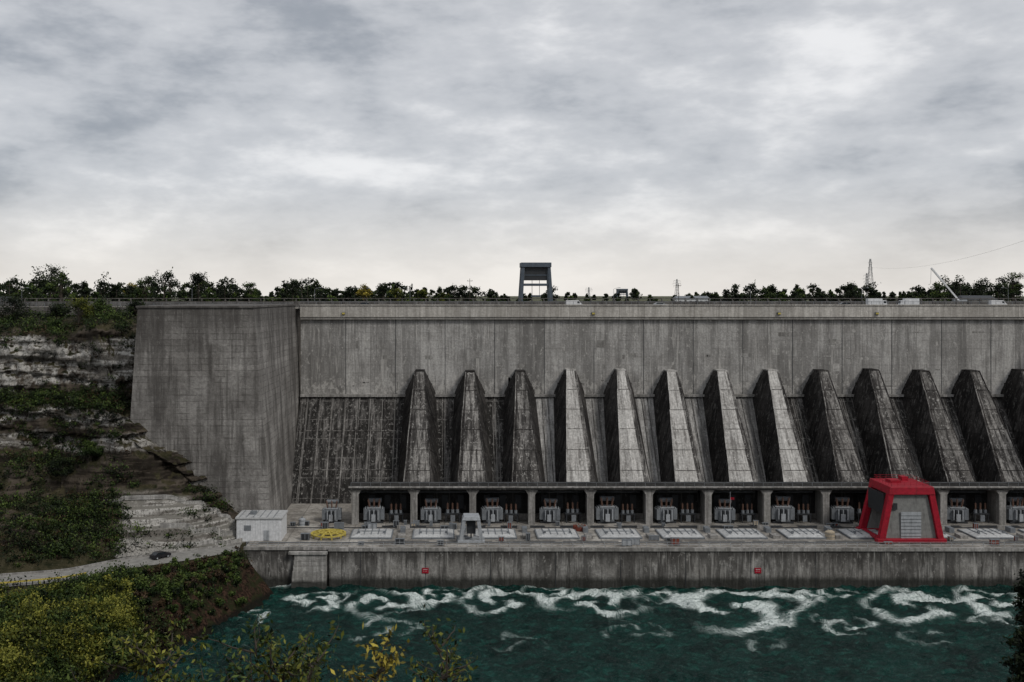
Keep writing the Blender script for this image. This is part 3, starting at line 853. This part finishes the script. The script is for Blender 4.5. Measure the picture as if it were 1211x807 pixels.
t.tube((32.2, 251, 8.77), (32.2, 251, 9.7), 1.6, n=24, caps=False); t.tube((32.2, 251, 8.77), (32.2, 251, 9.7), 1.3, n=24, caps=False)
t.tube((32.2, 251, 8.78), (32.2, 251, 8.9), 1.3, n=24, mi=1)
for a in range(12): t.box(32.2 + 1.45 * math.cos(a * .524) - .1, 32.2 + 1.45 * math.cos(a * .524) + .1, 251 + 1.45 * math.sin(a * .524) - .1, 251 + 1.45 * math.sin(a * .524) + .1, 9.7, 10.0)
t.obj('turbine_pit_ring', [M_rust, M_dgrey])
def tank(x, y, r, h, mat):
    t = MB(); t.tube((x, y, 8.77), (x, y, 8.77 + h), r, n=16); t.tube((x, y, 8.77 + h), (x, y, 8.77 + h + r * .35), r, r * .35, 16); t.tube((x, y, 8.77 + h), (x, y, 8.77 + h + r * .7), r * .2, n=8, mi=1)
    for z in (.25, .75): t.tube((x, y, 8.77 + h * z), (x, y, 8.77 + h * z + .1), r * 1.04, n=16, mi=1)
    t.obj('storage_tank', [mat, M_grey])
tank(90.2, 242, 1.1, 1.7, M_tan); tank(-36.5, 256, .9, 1.6, M_lgrey)
def crate(x, y, w, d_, h, mat):
    t = MB(); t.box(x, x + w, y, y + d_, 8.95, 8.95 + h, 0)
    for q in (0, w / 2 - .08, w - .16): t.box(x + q, x + q + .16, y - .06, y - .003, 8.95, 8.95 + h, 1)
    t.box(x - .05, x + w + .05, y - .05, y + d_ + .05, 8.95 + h, 9.02 + h, 1)
    for q in (0, w - .3): t.box(x + q, x + q + .3, y, y + d_, 8.77, 8.94, 1)
    t.obj('equipment_crate', [mat, M_grey])
for k in range(56):
    x = random.uniform(-40, 180); y = random.choice([random.uniform(251, 252.5), random.uniform(254.4, 256), random.uniform(234.6, 236.5), random.uniform(239, 240.5)])
    crate(x, y, random.uniform(.6, 2.4), random.uniform(.5, 1.1), random.uniform(.4, 1.5), random.choice([M_tan, M_lgrey, M_dgrey, M_grey, M_dgrey, M_rust, M_dgrey, M_grey, M_hatch]))
t = MB()
for k in range(14):
    x = -18.3 + SP * k + 7.3
    t.box(x - .9, x + .9, 242, 245, 8.77, 9.5, 0); t.box(x - .6, x + .6, 248, 250.5, 8.77, 9.9, 1)
    t.box(x - 1.6, x + 1.6, 252.0, 252.4, 8.77, 9.7, 0)
    t.box(x - 5.5, x + 5.5, 254.2, 255.9, 8.77, 8.80, 2); t.box(x - 6.5, x + 6.5, 239.2, 239.9, 8.77, 8.79, 2)
t.obj('vent_housings', [M_col, M_grey, M_dgrey], ph)

t = MB(); t.tube((70.5, 256, 8.77), (70.5, 256, 17.2), .06, n=6, mi=0)
t.grid([[(70.5 + u * 1.0, 256 + .1 * math.sin(u * 6), z) for u in np.linspace(0, 1, 8)] for z in (15.2, 15.8)], 1)
t.obj('flagpole', [M_lgrey, M_red])

# ------------------------------------------------------------------ vehicles
def car(x, y, z, rot, paint, van=False):
    e = MB()
    prof = [(-2.15, .35), (2.15, .35), (2.2, .75), (1.95, .95), (1.1, 1.0), (.55, 1.45), (-1.1, 1.48), (-1.75, 1.02), (-2.15, .95)]
    if van: prof = [(-2.4, .35), (2.4, .35), (2.45, .9), (2.1, 1.15), (1.5, 1.9), (1.2, 2.1), (-2.4, 2.1)]
    n = len(prof)
    L = [(a, -.85, b) for a, b in prof]; Rt = [(a, .85, b) for a, b in prof]
    e.poly(L, 0); e.poly(Rt[::-1], 0)
    for i in range(n):
        k = (i + 1) % n; e.poly([L[k], L[i], Rt[i], Rt[k]], 0)
    for sd in (-.86, .86):
        if van: pts = [(.9, 1.2), (1.75, 1.2), (1.35, 1.85), (.9, 1.85)]
        else: pts = [(-1.45, 1.0), (.9, 1.02), (.5, 1.38), (-1.05, 1.4)]
        e.poly([(a, sd, b) for a, b in (pts if sd < 0 else pts[::-1])], 1)
    if van: e.poly([(2.11, -.75, 1.17), (2.11, .75, 1.17), (1.53, .7, 1.88), (1.53, -.7, 1.88)], 1)
    else:
        e.poly([(1.09, -.75, 1.03), (1.09, .75, 1.03), (.58, .7, 1.44), (.58, -.7, 1.44)], 1)
        e.poly([(-1.72, .75, 1.06), (-1.72, -.75, 1.06), (-1.14, -.7, 1.46), (-1.14, .7, 1.46)], 1)
    for wx in (-1.35, 1.35):
        for sd in (-1, 1):
            e.tube((wx, sd * .66, .34), (wx, sd * .90, .34), .34, n=14, mi=2); e.tube((wx, sd * .90, .34), (wx, sd * .915, .34), .18, n=10, mi=3)
    for sd in (-.6, .6):
        e.box(2.14, 2.22, sd - .18, sd + .18, .62, .78, 3)
    o = e.obj('van' if van else 'parked_car', [paint, M_glass, M_rubber, M_lgrey])
    o.location = (x, y, z); o.rotation_euler = (0, 0, rot)
def truck(x, y, z, rot):
    e = MB()
    e.hexa([(1.9, -1.05, .6), (3.7, -1.05, .6), (3.7, 1.05, .6), (1.9, 1.05, .6), (1.9, -1.05, 2.6), (3.2, -1.0, 2.6), (3.2, 1.0, 2.6), (1.9, 1.05, 2.6)], 0)
    e.poly([(3.62, -.9, 1.5), (3.62, .9, 1.5), (3.36, .85, 2.4), (3.36, -.85, 2.4)], 1)
    e.poly([(2.2, -1.06, 1.5), (3.3, -1.06, 1.5), (3.1, -1.04, 2.35), (2.2, -1.06, 2.35)], 1)
    e.box(-3.7, 1.7, -1.2, 1.2, .95, 3.3, 0); e.box(-3.6, 1.9, -.5, .5, .6, .94, 2)
    for wx in (-2.8, -1.8, 2.7):
        for sd in (-1, 1): e.tube((wx, sd * .75, .48), (wx, sd * 1.1, .48), .48, n=14, mi=2)
    o = e.obj('box_truck', [M_white, M_glass, M_rubber]); o.location = (x, y, z); o.rotation_euler = (0, 0, rot); o.scale = (.8, .8, .8)
M_blackcar = plain('black_car_paint', (.02, .02, .024), .25, grime=.1)
M_whitecar = plain('white_car_paint', (.75, .75, .75), .3, grime=.1)
M_silver = plain('silver_car_paint', (.4, .42, .44), .3, grime=.1)
car(-62.2, 221.3, 9.5, math.radians(50), M_blackcar)
truck(131, 313, 62.73, 0); truck(142, 316, 62.73, math.pi); car(168, 313, 62.73, .0, M_whitecar, True)
car(64, 309, 62.73, 0, M_silver); car(-26, 315, 62.73, math.pi, M_blackcar); car(38, 309.2, 62.73, 0, M_whitecar, True)
car(120, 308.8, 62.73, 0, M_blackcar)

t = MB()
cx, cy, cz = 166, 332, 61.7
t.box(cx - 3, cx + 3, cy - 1.2, cy + 1.2, cz + .7, cz + 1.5, 0); t.box(cx - 1.6, cx + 1.8, cy - 1.1, cy + 1.1, cz + 1.5, cz + 3.2, 0)
t.box(cx - 2.6, cx - 1.6, cy - 1.1, cy, cz + 1.5, cz + 3.6, 1)
for wx in (-2.2, -.8, .8, 2.2):
    for sd in (-1, 1): t.tube((cx + wx, cy + sd * .9, cz + .5), (cx + wx, cy + sd * 1.3, cz + .5), .5, n=12, mi=2)
b0, b1 = Vector((cx - .5, cy, cz + 3)), Vector((156.6, 332, 75.2))
t.beam(b0, b1, .45, .5, 3)
t.beam(b0 + Vector((-.2, 0, 0)), b0 + (b1 - b0) * .45 + Vector((0, 0, -.3)), .2, .25, 1)
t.tube(b1, b1 + Vector((-.2, 0, -5)), .05, n=5, mi=1)
t.obj('mobile_crane', [M_lgrey, M_grey, M_rubber, M_white])

# ------------------------------------------------------------------ street lamps, poles, pylons
def lamp_mesh():
    t = MB(); t.tube((0, 0, 0), (0, 0, 8.2), .11, .06, 8)
    pr_ = (0, 0, 8.2)
    for q in range(1, 6):
        a = q / 5; pt_ = (2.0 * a, 0, 8.2 + .6 * math.sin(a * 1.6)); t.tube(pr_, pt_, .05, n=6); pr_ = pt_
    t.box(1.9, 2.7, -.14, .14, 8.72, 8.9, 1); t.tube((0, 0, 0), (0, 0, .5), .2, n=8)
    return t.mesh('street_lamp', [M_grey, M_lgrey])
LM = lamp_mesh()
for x, y, z, r in ((-134, 321.8, 61.7, 0), (-80.5, 321.8, 61.7, 3.14), (-42, 321.8, 61.7, 0), (-12, 321.8, 61.7, 3.14), (52, 321.8, 61.7, 0), (95, 321.8, 61.7, 3.14), (130, 321.8, 61.7, 0), (176, 321.8, 61.7, 3.14)):
    o = bpy.data.objects.new('street_lamp', LM); o.location = (x, y, z); o.rotation_euler = (0, 0, r); o.scale = (.8,) * 3; COL.objects.link(o)
def pylon(x, y, H, rot=0, w=1.0):
    t = MB()
    lv = [0, .2, .38, .54, .68, .8, .9, 1.0]; hw = lambda f_: (H * .08) * (1 - f_) ** 1.1 + .45
    for a, b in zip(lv[:-1], lv[1:]):
        ca = [(sx * hw(a), sy_ * hw(a), a * H) for sx, sy_ in ((-1, -1), (1, -1), (1, 1), (-1, 1))]
        cb = [(sx * hw(b), sy_ * hw(b), b * H) for sx, sy_ in ((-1, -1), (1, -1), (1, 1), (-1, 1))]
        for q in range(4):
            k = (q + 1) % 4
            t.tube(ca[q], cb[q], .15 * w, n=4); t.tube(ca[q], cb[k], .07 * w, n=4); t.tube(ca[k], cb[q], .07 * w, n=4); t.tube(cb[q], cb[k], .07 * w, n=4)
    for f_, L_ in ((.68, 5), (.8, 6), (.92, 5)):
        for sd in (-1, 1):
            t.tube((0, 0, f_ * H + 1.0), (sd * L_, 0, f_ * H), .09 * w, n=4); t.tube((0, 0, f_ * H - .6), (sd * L_, 0, f_ * H), .09 * w, n=4)
            t.tube((sd * L_, 0, f_ * H), (sd * L_, 0, f_ * H - 1.8), .08 * w, n=5, mi=1)
    o = t.obj('transmission_tower', [M_grey, M_porc]); o.location = (x, y, 61.6); o.rotation_euler = (0, 0, rot)
pylon(371, 900, 37, .9, 1.0); pylon(272, 420, 52, .9); pylon(268, 1200, 24, .5, 1.1); pylon(206, 1500, 17, .4, 1.2); pylon(470, 1150, 30, .5, 1.0)
t = MB()
off, hz = 5, .8
a = Vector((272 + off * .62, 420 + off * .78, 61.6 + 52 * hz)); b = Vector((371 + off * .62, 900 + off * .78, 61.6 + 37 * hz)); pr_ = a
for q in range(1, 25):
    f_ = q / 24; p_ = a.lerp(b, f_); p_.z -= 4 * 9 * f_ * (1 - f_); t.tube(pr_, p_, .045, n=4, caps=False); pr_ = p_
t.obj('power_lines', [M_dgrey])
def pole(x, y, h):
    t = MB(); t.tube((x, y, 61.6), (x, y, 61.6 + h), .14, .08, 6); t.box(x - 1.0, x + 1.0, y - .06, y + .06, 61.6 + h - 1, 61.6 + h - .85)
    for q in (-.9, 0, .9): t.tube((x + q, y, 61.6 + h - .85), (x + q, y, 61.6 + h - .6), .06, n=6)
    t.obj('utility_pole', [M_bark])
for x, y, h in ((-100, 360, 10), (8, 380, 11), (90, 400, 9.5), (-60, 420, 12), (190, 380, 10), (-150, 350, 9)): pole(x, y, h)
def house(x, y, w, d_, h, wall, roof):
    e = empty('service_building', (x, y, 61.7)); a = MB(); a.box(x, x + w, y, y + d_, 61.6, 61.7 + h); a.obj('walls', [wall], e)
    a = MB(); a.hexa([(x - .3, y - .3, 61.7 + h), (x + w + .3, y - .3, 61.7 + h), (x + w + .3, y + d_ + .3, 61.7 + h), (x - .3, y + d_ + .3, 61.7 + h),
                      (x + .3, y + d_ / 2 - .2, 63.1 + h), (x + w - .3, y + d_ / 2 - .2, 63.1 + h), (x + w - .3, y + d_ / 2 + .2, 63.1 + h), (x + .3, y + d_ / 2 + .2, 63.1 + h)]); a.obj('roof', [roof], e)
    a = MB()
    for q in np.arange(1, w - 1, 2.2): a.box(x + q, x + q + .9, y - .05, y - .003, 62.8, 64.1)
    a.obj('windows', [M_glass], e)
house(174, 345, 11, 8, 3.2, M_col, M_dgrey); house(-158, 352, 8, 6, 2.8, M_white, M_dgrey); house(96, 430, 14, 8, 3, M_white, M_grey)

# ------------------------------------------------------------------ vegetation
def leaf_object(name, pts, size, tint, mat, parent=None, aspect=.55):
    n = len(pts)
    a = R.normal(size=(n, 3)); a /= np.linalg.norm(a, axis=1)[:, None]
    b = R.normal(size=(n, 3)); b -= (b * a).sum(1)[:, None] * a; b /= np.linalg.norm(b, axis=1)[:, None]
    s_ = np.broadcast_to(np.asarray(size), (n,))[:, None]
    V = np.stack([pts + a * s_, pts + b * s_ * aspect, pts - a * s_, pts - b * s_ * aspect], 1).reshape(-1, 3)
    F = np.arange(n * 4).reshape(-1, 4)
    me = np_mesh(name, V, F, [mat])
    at = me.attributes.new('tint', 'FLOAT', 'FACE'); at.data.foreach_set('value', np.clip(tint, 0, 1).astype(np.float32))
    o = bpy.data.objects.new(name, me); COL.objects.link(o)
    if parent: attach(o, parent)
    return o
def clump(c, r, n, hollow=2.2):
    d_ = R.normal(size=(n, 3)); d_ /= np.linalg.norm(d_, axis=1)[:, None]
    rad = R.random(n) ** (1 / hollow) * (1 + .22 * R.normal(size=n))
    p_ = np.asarray(c) + d_ * rad[:, None] * np.asarray(r)
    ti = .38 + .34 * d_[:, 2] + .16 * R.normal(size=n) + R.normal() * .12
    return p_, ti
def gather(cl):
    return np.concatenate([c[0] for c in cl]), np.concatenate([c[1] for c in cl])

def crown_lobes(x, y, z, h, r, n):
    out = []
    for q in range(n):
        f_ = R.random(); zz = z + h * (.34 + .58 * f_)
        rr = r * (1 - .55 * abs(f_ - .35)) * (R.random() ** .5) * .75
        a = R.random() * 6.283
        lr = r * R.uniform(.28, .5)
        out.append(((x + rr * math.cos(a), y + rr * math.sin(a), zz), (lr, lr, lr * .75)))
    out.append(((x, y, z + h * .85), (r * .35, r * .35, h * .15)))
    return out
def tree(name, x, y, z, h, r, mat, lobes=16, lpl=110, size=.3):
    e = empty(name, (x, y, z)); t = MB()
    top = Vector((x + R.normal() * .3, y, z + h * .7)); t.tube((x, y, z - .5), top, h * .035, h * .012, 8)
    L_ = crown_lobes(x, y, z, h, r, lobes)
    for c, lr in L_:
        f_ = R.uniform(.25, .9); s0 = Vector((x, y, z)).lerp(top, f_)
        mid = s0.lerp(Vector(c), .5) + Vector((0, 0, -.1 * h * R.random()))
        t.tube(s0, mid, h * .012, h * .008, 6, caps=False); t.tube(mid, c, h * .008, h * .003, 5, caps=False)
    t.obj('trunk_and_limbs', [M_bark], e)
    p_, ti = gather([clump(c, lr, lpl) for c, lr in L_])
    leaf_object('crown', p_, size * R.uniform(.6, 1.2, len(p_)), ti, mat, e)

def hfun(x):
    base = float(np.interp(x, [-260, -190, -165, -118, -100, -48, -20, 10, 26, 60, 118, 135, 190, 260], [14, 14, 15, 13, 11.5, 10, 9.5, 9, 7, 6, 6.5, 9.5, 10, 12]))
    return base * (1.0 + .55 * noise.noise(Vector((x * .055, 3.3, 0))) + .3 * noise.noise(Vector((x * .2, 1.3, 0))))
def belt(name, y0, y1, x0, x1, count, hs, mat, lobes=6, lpl=46, size=.55, tr=True):
    cl = []; t = MB()
    for q in range(count):
        y = R.uniform(y0, y1); x = R.uniform(x0, x1) * (y / 450.0)
        h = hfun(x * 450 / y) * hs * (y / 450.0) * R.uniform(.55, 1.18); r = h * R.uniform(.26, .45)
        if tr: t.tube((x, y, 61.2), (x, y, 61.7 + h * .6), .25, .1, 5, caps=False)
        sh = R.normal() * .15
        for c, lr in crown_lobes(x, y, 61.7 - h * .12, h, r, lobes):
            p_, ti = clump(c, lr, lpl); cl.append((p_, ti + sh))
        p_, ti = clump((x, y, 61.7 + h * .28), (r * 1.1, r, h * .3), lpl); cl.append((p_, ti + sh - .15))
    p_, ti = gather(cl)
    e = empty(name, (0, (y0 + y1) / 2, 61.7))
    if tr: t.obj('trunks', [M_bark], e)
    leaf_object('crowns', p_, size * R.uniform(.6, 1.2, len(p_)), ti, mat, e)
belt('distant_tree_belt', 400, 480, -215, 40, 115, 1.0, M_dark)
belt('distant_tree_belt', 420, 520, 105, 250, 65, 1.0, M_dark)
belt('distant_tree_belt', 430, 560, -230, 250, 115, .76, M_green)
belt('distant_tree_belt', 380, 420, -215, -60, 40, .6, M_green, lobes=5)
belt('distant_tree_belt', 800, 1200, -240, 260, 170, .62, M_dark, lobes=4, lpl=40, size=1.3, tr=False)
belt('distant_tree_belt', 360, 400, -52, 30, 26, .62, M_green, lobes=5, lpl=50, size=.4)
for x, y, h, r, mt in ((-135, 440, 10, 4.2, M_gold), (-33, 400, 9, 3.4, M_gold), (-10, 395, 7, 2.8, M_olive), (-20, 390, 7, 3.2, M_olive), (-2, 400, 6, 3, M_olive),
                       (-162, 420, 17, 5.5, M_dark), (-155, 410, 14, 4.5, M_green), (-118, 400, 12.5, 4.6, M_green), (-78, 405, 10, 4, M_green), (-180, 395, 13, 5, M_green), (178, 372, 9, 4, M_green), (190, 365, 11, 4.5, M_dark), (-25, 395, 9.5, 4, M_dark), (205, 372, 13, 4.5, M_green), (40, 400, 8, 3.6, M_dark), (-60, 395, 10.5, 4, M_dark), (150, 380, 9.5, 4, M_dark), (-100, 410, 13.5, 4.5, M_dark), (6, 395, 9, 3.6, M_dark)):
    tree('deciduous_tree', x, y, 61.7, h, r, mt, lobes=13, lpl=80, size=.34)
for x, y, z, h, r, mt in ((-121, 286, 56.5, 9.5, 5.4, M_dark), (-128, 282, 55, 9, 5.4, M_green), (-101, 280, 57, 8.5, 4.8, M_olive), (-96, 283, 57.5, 8, 4.4, M_green), (-110, 290, 58, 6, 3.6, M_dark), (-87, 286, 59.3, 5.5, 3.2, M_dark), (-91, 275, 56, 5, 3.4, M_green), (-107, 277, 54.5, 5, 3.8, M_green),
                          (-86, 247, 26, 5, 3.0, M_green), (-99, 262, 36, 5, 3.2, M_dark), (-92, 244, 22, 5.5, 3.4, M_dark), (-104, 262, 37, 4.5, 3, M_green)):
    tree('clifftop_tree', x, y, z, h, r, mt, lobes=18, lpl=140, size=.25)

# shrubs on the cliff and talus
cd, cg, co_ = [], [], []
nc_, nr_ = Gd.shape[:2]
rprob = np.gradient(rowt); rprob /= rprob.sum()
for _ in range(9500):
    c = R.integers(30, nc_ - 6); r = R.choice(nr_, p=rprob)
    rt = rowt[r]; T = tt[c]
    x, y, z = Gd[c, r]
    if x > -79.5 and y > 246: continue
    pr_ = np.interp(rt, [0, 1.05, 1.2, 2.7, 2.9, 4.15, 4.3, 5.6, 6.0, 6.9, 7.2, 7.7, 8.0, 9.1, 9.3, 9.8, 10.1, 11, 12],
                    [0, 0, .45, .7, .05, 0, .6, .8, .8, .85, .42, .30, .85, .85, .24, .22, .8, .6, .1])
    if T > 3.9 and 4.1 < rt < 6.3: pr_ *= .12
    if 4.55 < T and rt > 6.4: pr_ *= .7
    nn = noise.noise(Vector((x * .08, y * .08, z * .1))) * 1.5 + .6
    if R.random() > pr_ * nn: continue
    s_ = R.uniform(.6, 2.3) * (.75 if rt < 3 else 1)
    k = R.random()
    tgt = cg if k < .5 else (co_ if k < .60 else cd)
    p_, ti = clump((x, y, z + s_ * .35), (s_ * 1.25, s_ * 1.1, s_ * .8), int(38 * s_ + 14), 1.8)
    tgt.append((p_, ti + noise.noise(Vector((x * .15, y * .15, 3))) * .3))
for c_, mt in ((cd, M_dark), (cg, M_green), (co_, M_rust_leaf)):
    p_, ti = gather(c_); leaf_object('cliff_shrubs', p_, .26 * R.uniform(.6, 1.3, len(p_)), ti, mt)

# riverside thicket
cl = []; t = MB(); cl2 = []; cl3 = []; cl4 = []
for _ in range(620):
    u = R.random(); v = R.random()
    T = 1.5 + u * 4.2; rt = 1.15 + v * 1.65
    c = int(np.argmin(abs(tt - T))); r = int(np.argmin(abs(rowt - rt)))
    x, y, z = Gd[c, r]
    fall = float(np.interp(T, [4.0, 4.4, 4.9, 5.6], [1, .6, .5, .38]))
    if T > 4.3 and rt < 1.8 and R.random() < .55: continue
    s_ = R.uniform(1.0, 3.4) * fall
    hgt = R.uniform(.6, 3.4) * fall
    t.tube((x, y, z - .3), (x + R.normal() * .3, y, z + hgt), .12, .05, 5, caps=False)
    pn = noise.noise(Vector((x * .12, y * .12, 9)))
    if T > 4.2: tgt = cl4 if R.random() < .25 else cl3
    else: tgt = cl if pn > -.02 else cl2
    sh = R.normal() * .22
    for q in range(3):
        p_, ti = clump((x + R.normal() * s_ * .5, y + R.normal() * s_ * .5, z + hgt * R.uniform(.3, 1.1)), (s_ * .65, s_ * .65, s_ * .6), int(35 + 40 * s_), 2.4)
        tgt.append((p_, ti + sh + R.normal() * .1))
e = empty('riverside_thicket', (-80, 185, 8)); t.obj('stems', [M_bark], e)
for nm, c_, mt in (('foliage_yellowing', cl, M_olive), ('foliage_green', cl2, M_green), ('foliage_dark', cl3, M_green), ('foliage_reddish', cl4, M_rust_leaf)):
    p_, ti = gather(c_); leaf_object(nm, p_, .25 * R.uniform(.6, 1.3, len(p_)), ti, mt, e)

# rubble by the terrace
t = MB()
def rock(x, y, z, s_):
    b = len(t.v); pts = []
    for a in ((1, 0, 0), (-1, 0, 0), (0, 1, 0), (0, -1, 0), (0, 0, 1), (0, 0, -1)):
        pts.append((x + a[0] * s_ * R.uniform(.6, 1.3), y + a[1] * s_ * R.uniform(.6, 1.3), z + a[2] * s_ * R.uniform(.5, 1)))
    t.v.extend(pts)
    for f_ in ((0, 2, 4), (2, 1, 4), (1, 3, 4), (3, 0, 4), (2, 0, 5), (1, 2, 5), (3, 1, 5), (0, 3, 5)):
        t.f.append(tuple(b + i for i in f_)); t.m.append(0)
for _ in range(1300):
    T = R.uniform(3.9, 4.9); rt = R.uniform(4.15, 5.0)
    c = int(np.argmin(abs(tt - T))); r = int(np.argmin(abs(rowt - rt)))
    x, y, z = Gd[c, r]
    rock(x + R.normal() * .5, y + R.normal() * .5, z + .1, R.uniform(.12, .6))
t.obj('rock_rubble', [M_stone])

# foreground saplings on the near bank
def sapling(name, x, y, z0, z1, spread, nb_, nl, mat, size=.05, lean=0.0):
    e = empty(name, (x, y, z0)); t = MB(); pts = []; tin = []
    top = Vector((x + lean, y + .3, z1)); base = Vector((x, y, z0))
    pr_ = base
    for q in range(1, 9):
        f_ = q / 8; p_ = base.lerp(top, f_) + Vector((R.normal() * .05, R.normal() * .05, 0)); t.tube(pr_, p_, .05 * (1.05 - (q - 1) / 8) + .006, .05 * (1.05 - f_) + .006, 6, caps=False); pr_ = p_
    for b_ in range(nb_):
        f_ = 1 - R.random() ** 1.6 * .35; s0 = base.lerp(top, f_); a = R.random() * 6.283
        L_ = spread * R.uniform(.35, 1.0)
        d_ = Vector((math.cos(a), math.sin(a), R.uniform(.2, 1.1))).normalized(); p0 = s0; n = 9
        for q in range(n):
            d_ = (d_ + Vector(R.normal(size=3)) * .18 + Vector((0, 0, .02))).normalized()
            p1 = p0 + d_ * L_ / n
            rr = .012 * (1 - q / n) + .004
            t.tube(p0, p1, rr, rr * .85, 5, caps=False)
            if q > 1:
                for _ in range(nl):
                    if R.random() < .7:
                        o_ = Vector(R.normal(size=3)) * .075
                        pts.append(tuple(p1 + o_)); tin.append(.5 + .28 * R.normal())
            p0 = p1
    t.obj('stems', [M_bark], e)
    leaf_object('leaves', np.array(pts), size * R.uniform(.6, 1.25, len(pts)), np.array(tin), mat, e, aspect=.42)
for x, y, top, sp_, nb_, nl, mt in ((-4.1, 14, 61.1, .75, 34, 6, M_olive), (-3.55, 13.5, 61.25, .7, 36, 7, M_olive), (-2.9, 14.5, 61.1, .9, 32, 7, M_green), (-2.3, 14, 61.0, .9, 40, 7, M_olive),
                               (-1.65, 13.2, 61.3, .8, 36, 7, M_olive), (-1.1, 13.8, 61.2, .8, 38, 6, M_gold), (-.5, 13.6, 61.45, .65, 34, 4, M_olive), (-1.9, 15, 60.7, 1.0, 28, 6, M_green), (-3.2, 13, 61.0, .8, 30, 7, M_green), (-5.2, 15, 60.3, .9, 20, 4, M_green), (.1, 14.4, 60.6, .5, 16, 2, M_olive)):
    sapling('sapling', x, y, 49.0, top, sp_, nb_, nl, mt, size=.05, lean=R.normal() * .2)
CX = 10.85
e = empty('cedar_tree', (CX, 19, 45)); t = MB(); t.tube((CX + .1, 19, 44), (CX, 19, 61.1), .16, .02, 8)
cl = []
for q in range(210):
    f_ = R.random(); z = 55 + 6.1 * f_; a = R.random() * 6.283; L_ = (.12 + .62 * (1 - f_) ** .7) * R.uniform(.5, 1.15)
    tip = Vector((CX + L_ * math.cos(a), 19 + L_ * math.sin(a), z - .05)); t.tube((CX, 19, z - .2), tip, .02, .006, 5, caps=False)
    p_, ti = clump(tip, (.15, .15, .10), 60, 2); cl.append((p_, ti))
    p_, ti = clump((Vector((CX, 19, z)) + tip) / 2, (.18, .18, .10), 50, 2); cl.append((p_, ti - .1))
t.obj('trunk_and_limbs', [M_bark], e)
p_, ti = gather(cl); leaf_object('crown', p_, .04 * R.uniform(.6, 1.3, len(p_)), ti, M_dark, e)

# ------------------------------------------------------------------ sky and light
wd = bpy.data.worlds.new("sky"); scene.world = wd; wd.use_nodes = True
nt = NT(wd.node_tree)
sun_el, sun_az = math.radians(42), math.radians(136)
skyt = nt.n('ShaderNodeTexSky', sky_type='NISHITA', sun_disc=False, sun_elevation=sun_el, sun_rotation=sun_az)
tc = nt.n('ShaderNodeTexCoord').outputs['Generated']
sp = nt.n('ShaderNodeSeparateXYZ', {0: tc}); dx, dy, dz = sp.outputs
c1 = nt.noise(tc, .99, 5, .5, 0, mscale=(3.0, 3.0, 8.5), off=(3.1, 1.7, 0))
c2 = nt.noise(tc, .98, 5, .60, 0, mscale=(8.0, 8.0, 21.0), off=(7, 2, 0))
cc = nt.math('ADD', nt.math('MULTIPLY', c1, .56), nt.math('MULTIPLY', c2, .44))
cloud = nt.mix(nt.ramp(cc, .38, .52), (.34, .365, .405), (.58, .595, .625))
cloud = nt.mix(nt.ramp(cc, .50, .65), cloud, (.88, .88, .89))
hz = nt.ramp(dz, -.01, .12, 1, 0)
cloud = nt.mix(nt.math('MULTIPLY', hz, .72), cloud, (.93, .87, .80))
bg1 = nt.n('ShaderNodeBackground', {'Color': skyt.outputs[0], 'Strength': .1})
bg2 = nt.n('ShaderNodeBackground', {'Color': cloud, 'Strength': 1.0})
mx = nt.n('ShaderNodeMixShader', {0: .93, 1: bg1.outputs[0], 2: bg2.outputs[0]})
nt.n('ShaderNodeOutputWorld', {0: mx.outputs[0]})
sl_ = bpy.data.lights.new('sun', 'SUN'); sl_.energy = 1.5; sl_.angle = math.radians(10); sl_.color = (1.0, .96, .9)
so = bpy.data.objects.new('sun', sl_); COL.objects.link(so)
dv = Vector((math.sin(sun_az) * math.cos(sun_el), math.cos(sun_az) * math.cos(sun_el), math.sin(sun_el)))
so.rotation_euler = dv.to_track_quat('Z', 'Y').to_euler(); so.location = (100, -100, 200)

cam = bpy.data.cameras.new('camera'); co = bpy.data.objects.new('camera', cam); COL.objects.link(co)
co.location = (0, 0, 66.2); co.rotation_euler = (math.radians(90), 0, 0)
cam.lens = 36; cam.sensor_width = 36; cam.shift_x = .0623; cam.shift_y = -.0442
cam.clip_start = .1; cam.clip_end = 20000
scene.camera = co
scene.view_settings.view_transform = 'Standard'
try: scene.view_settings.look = 'None'
except Exception: pass
scene.view_settings.exposure = 0
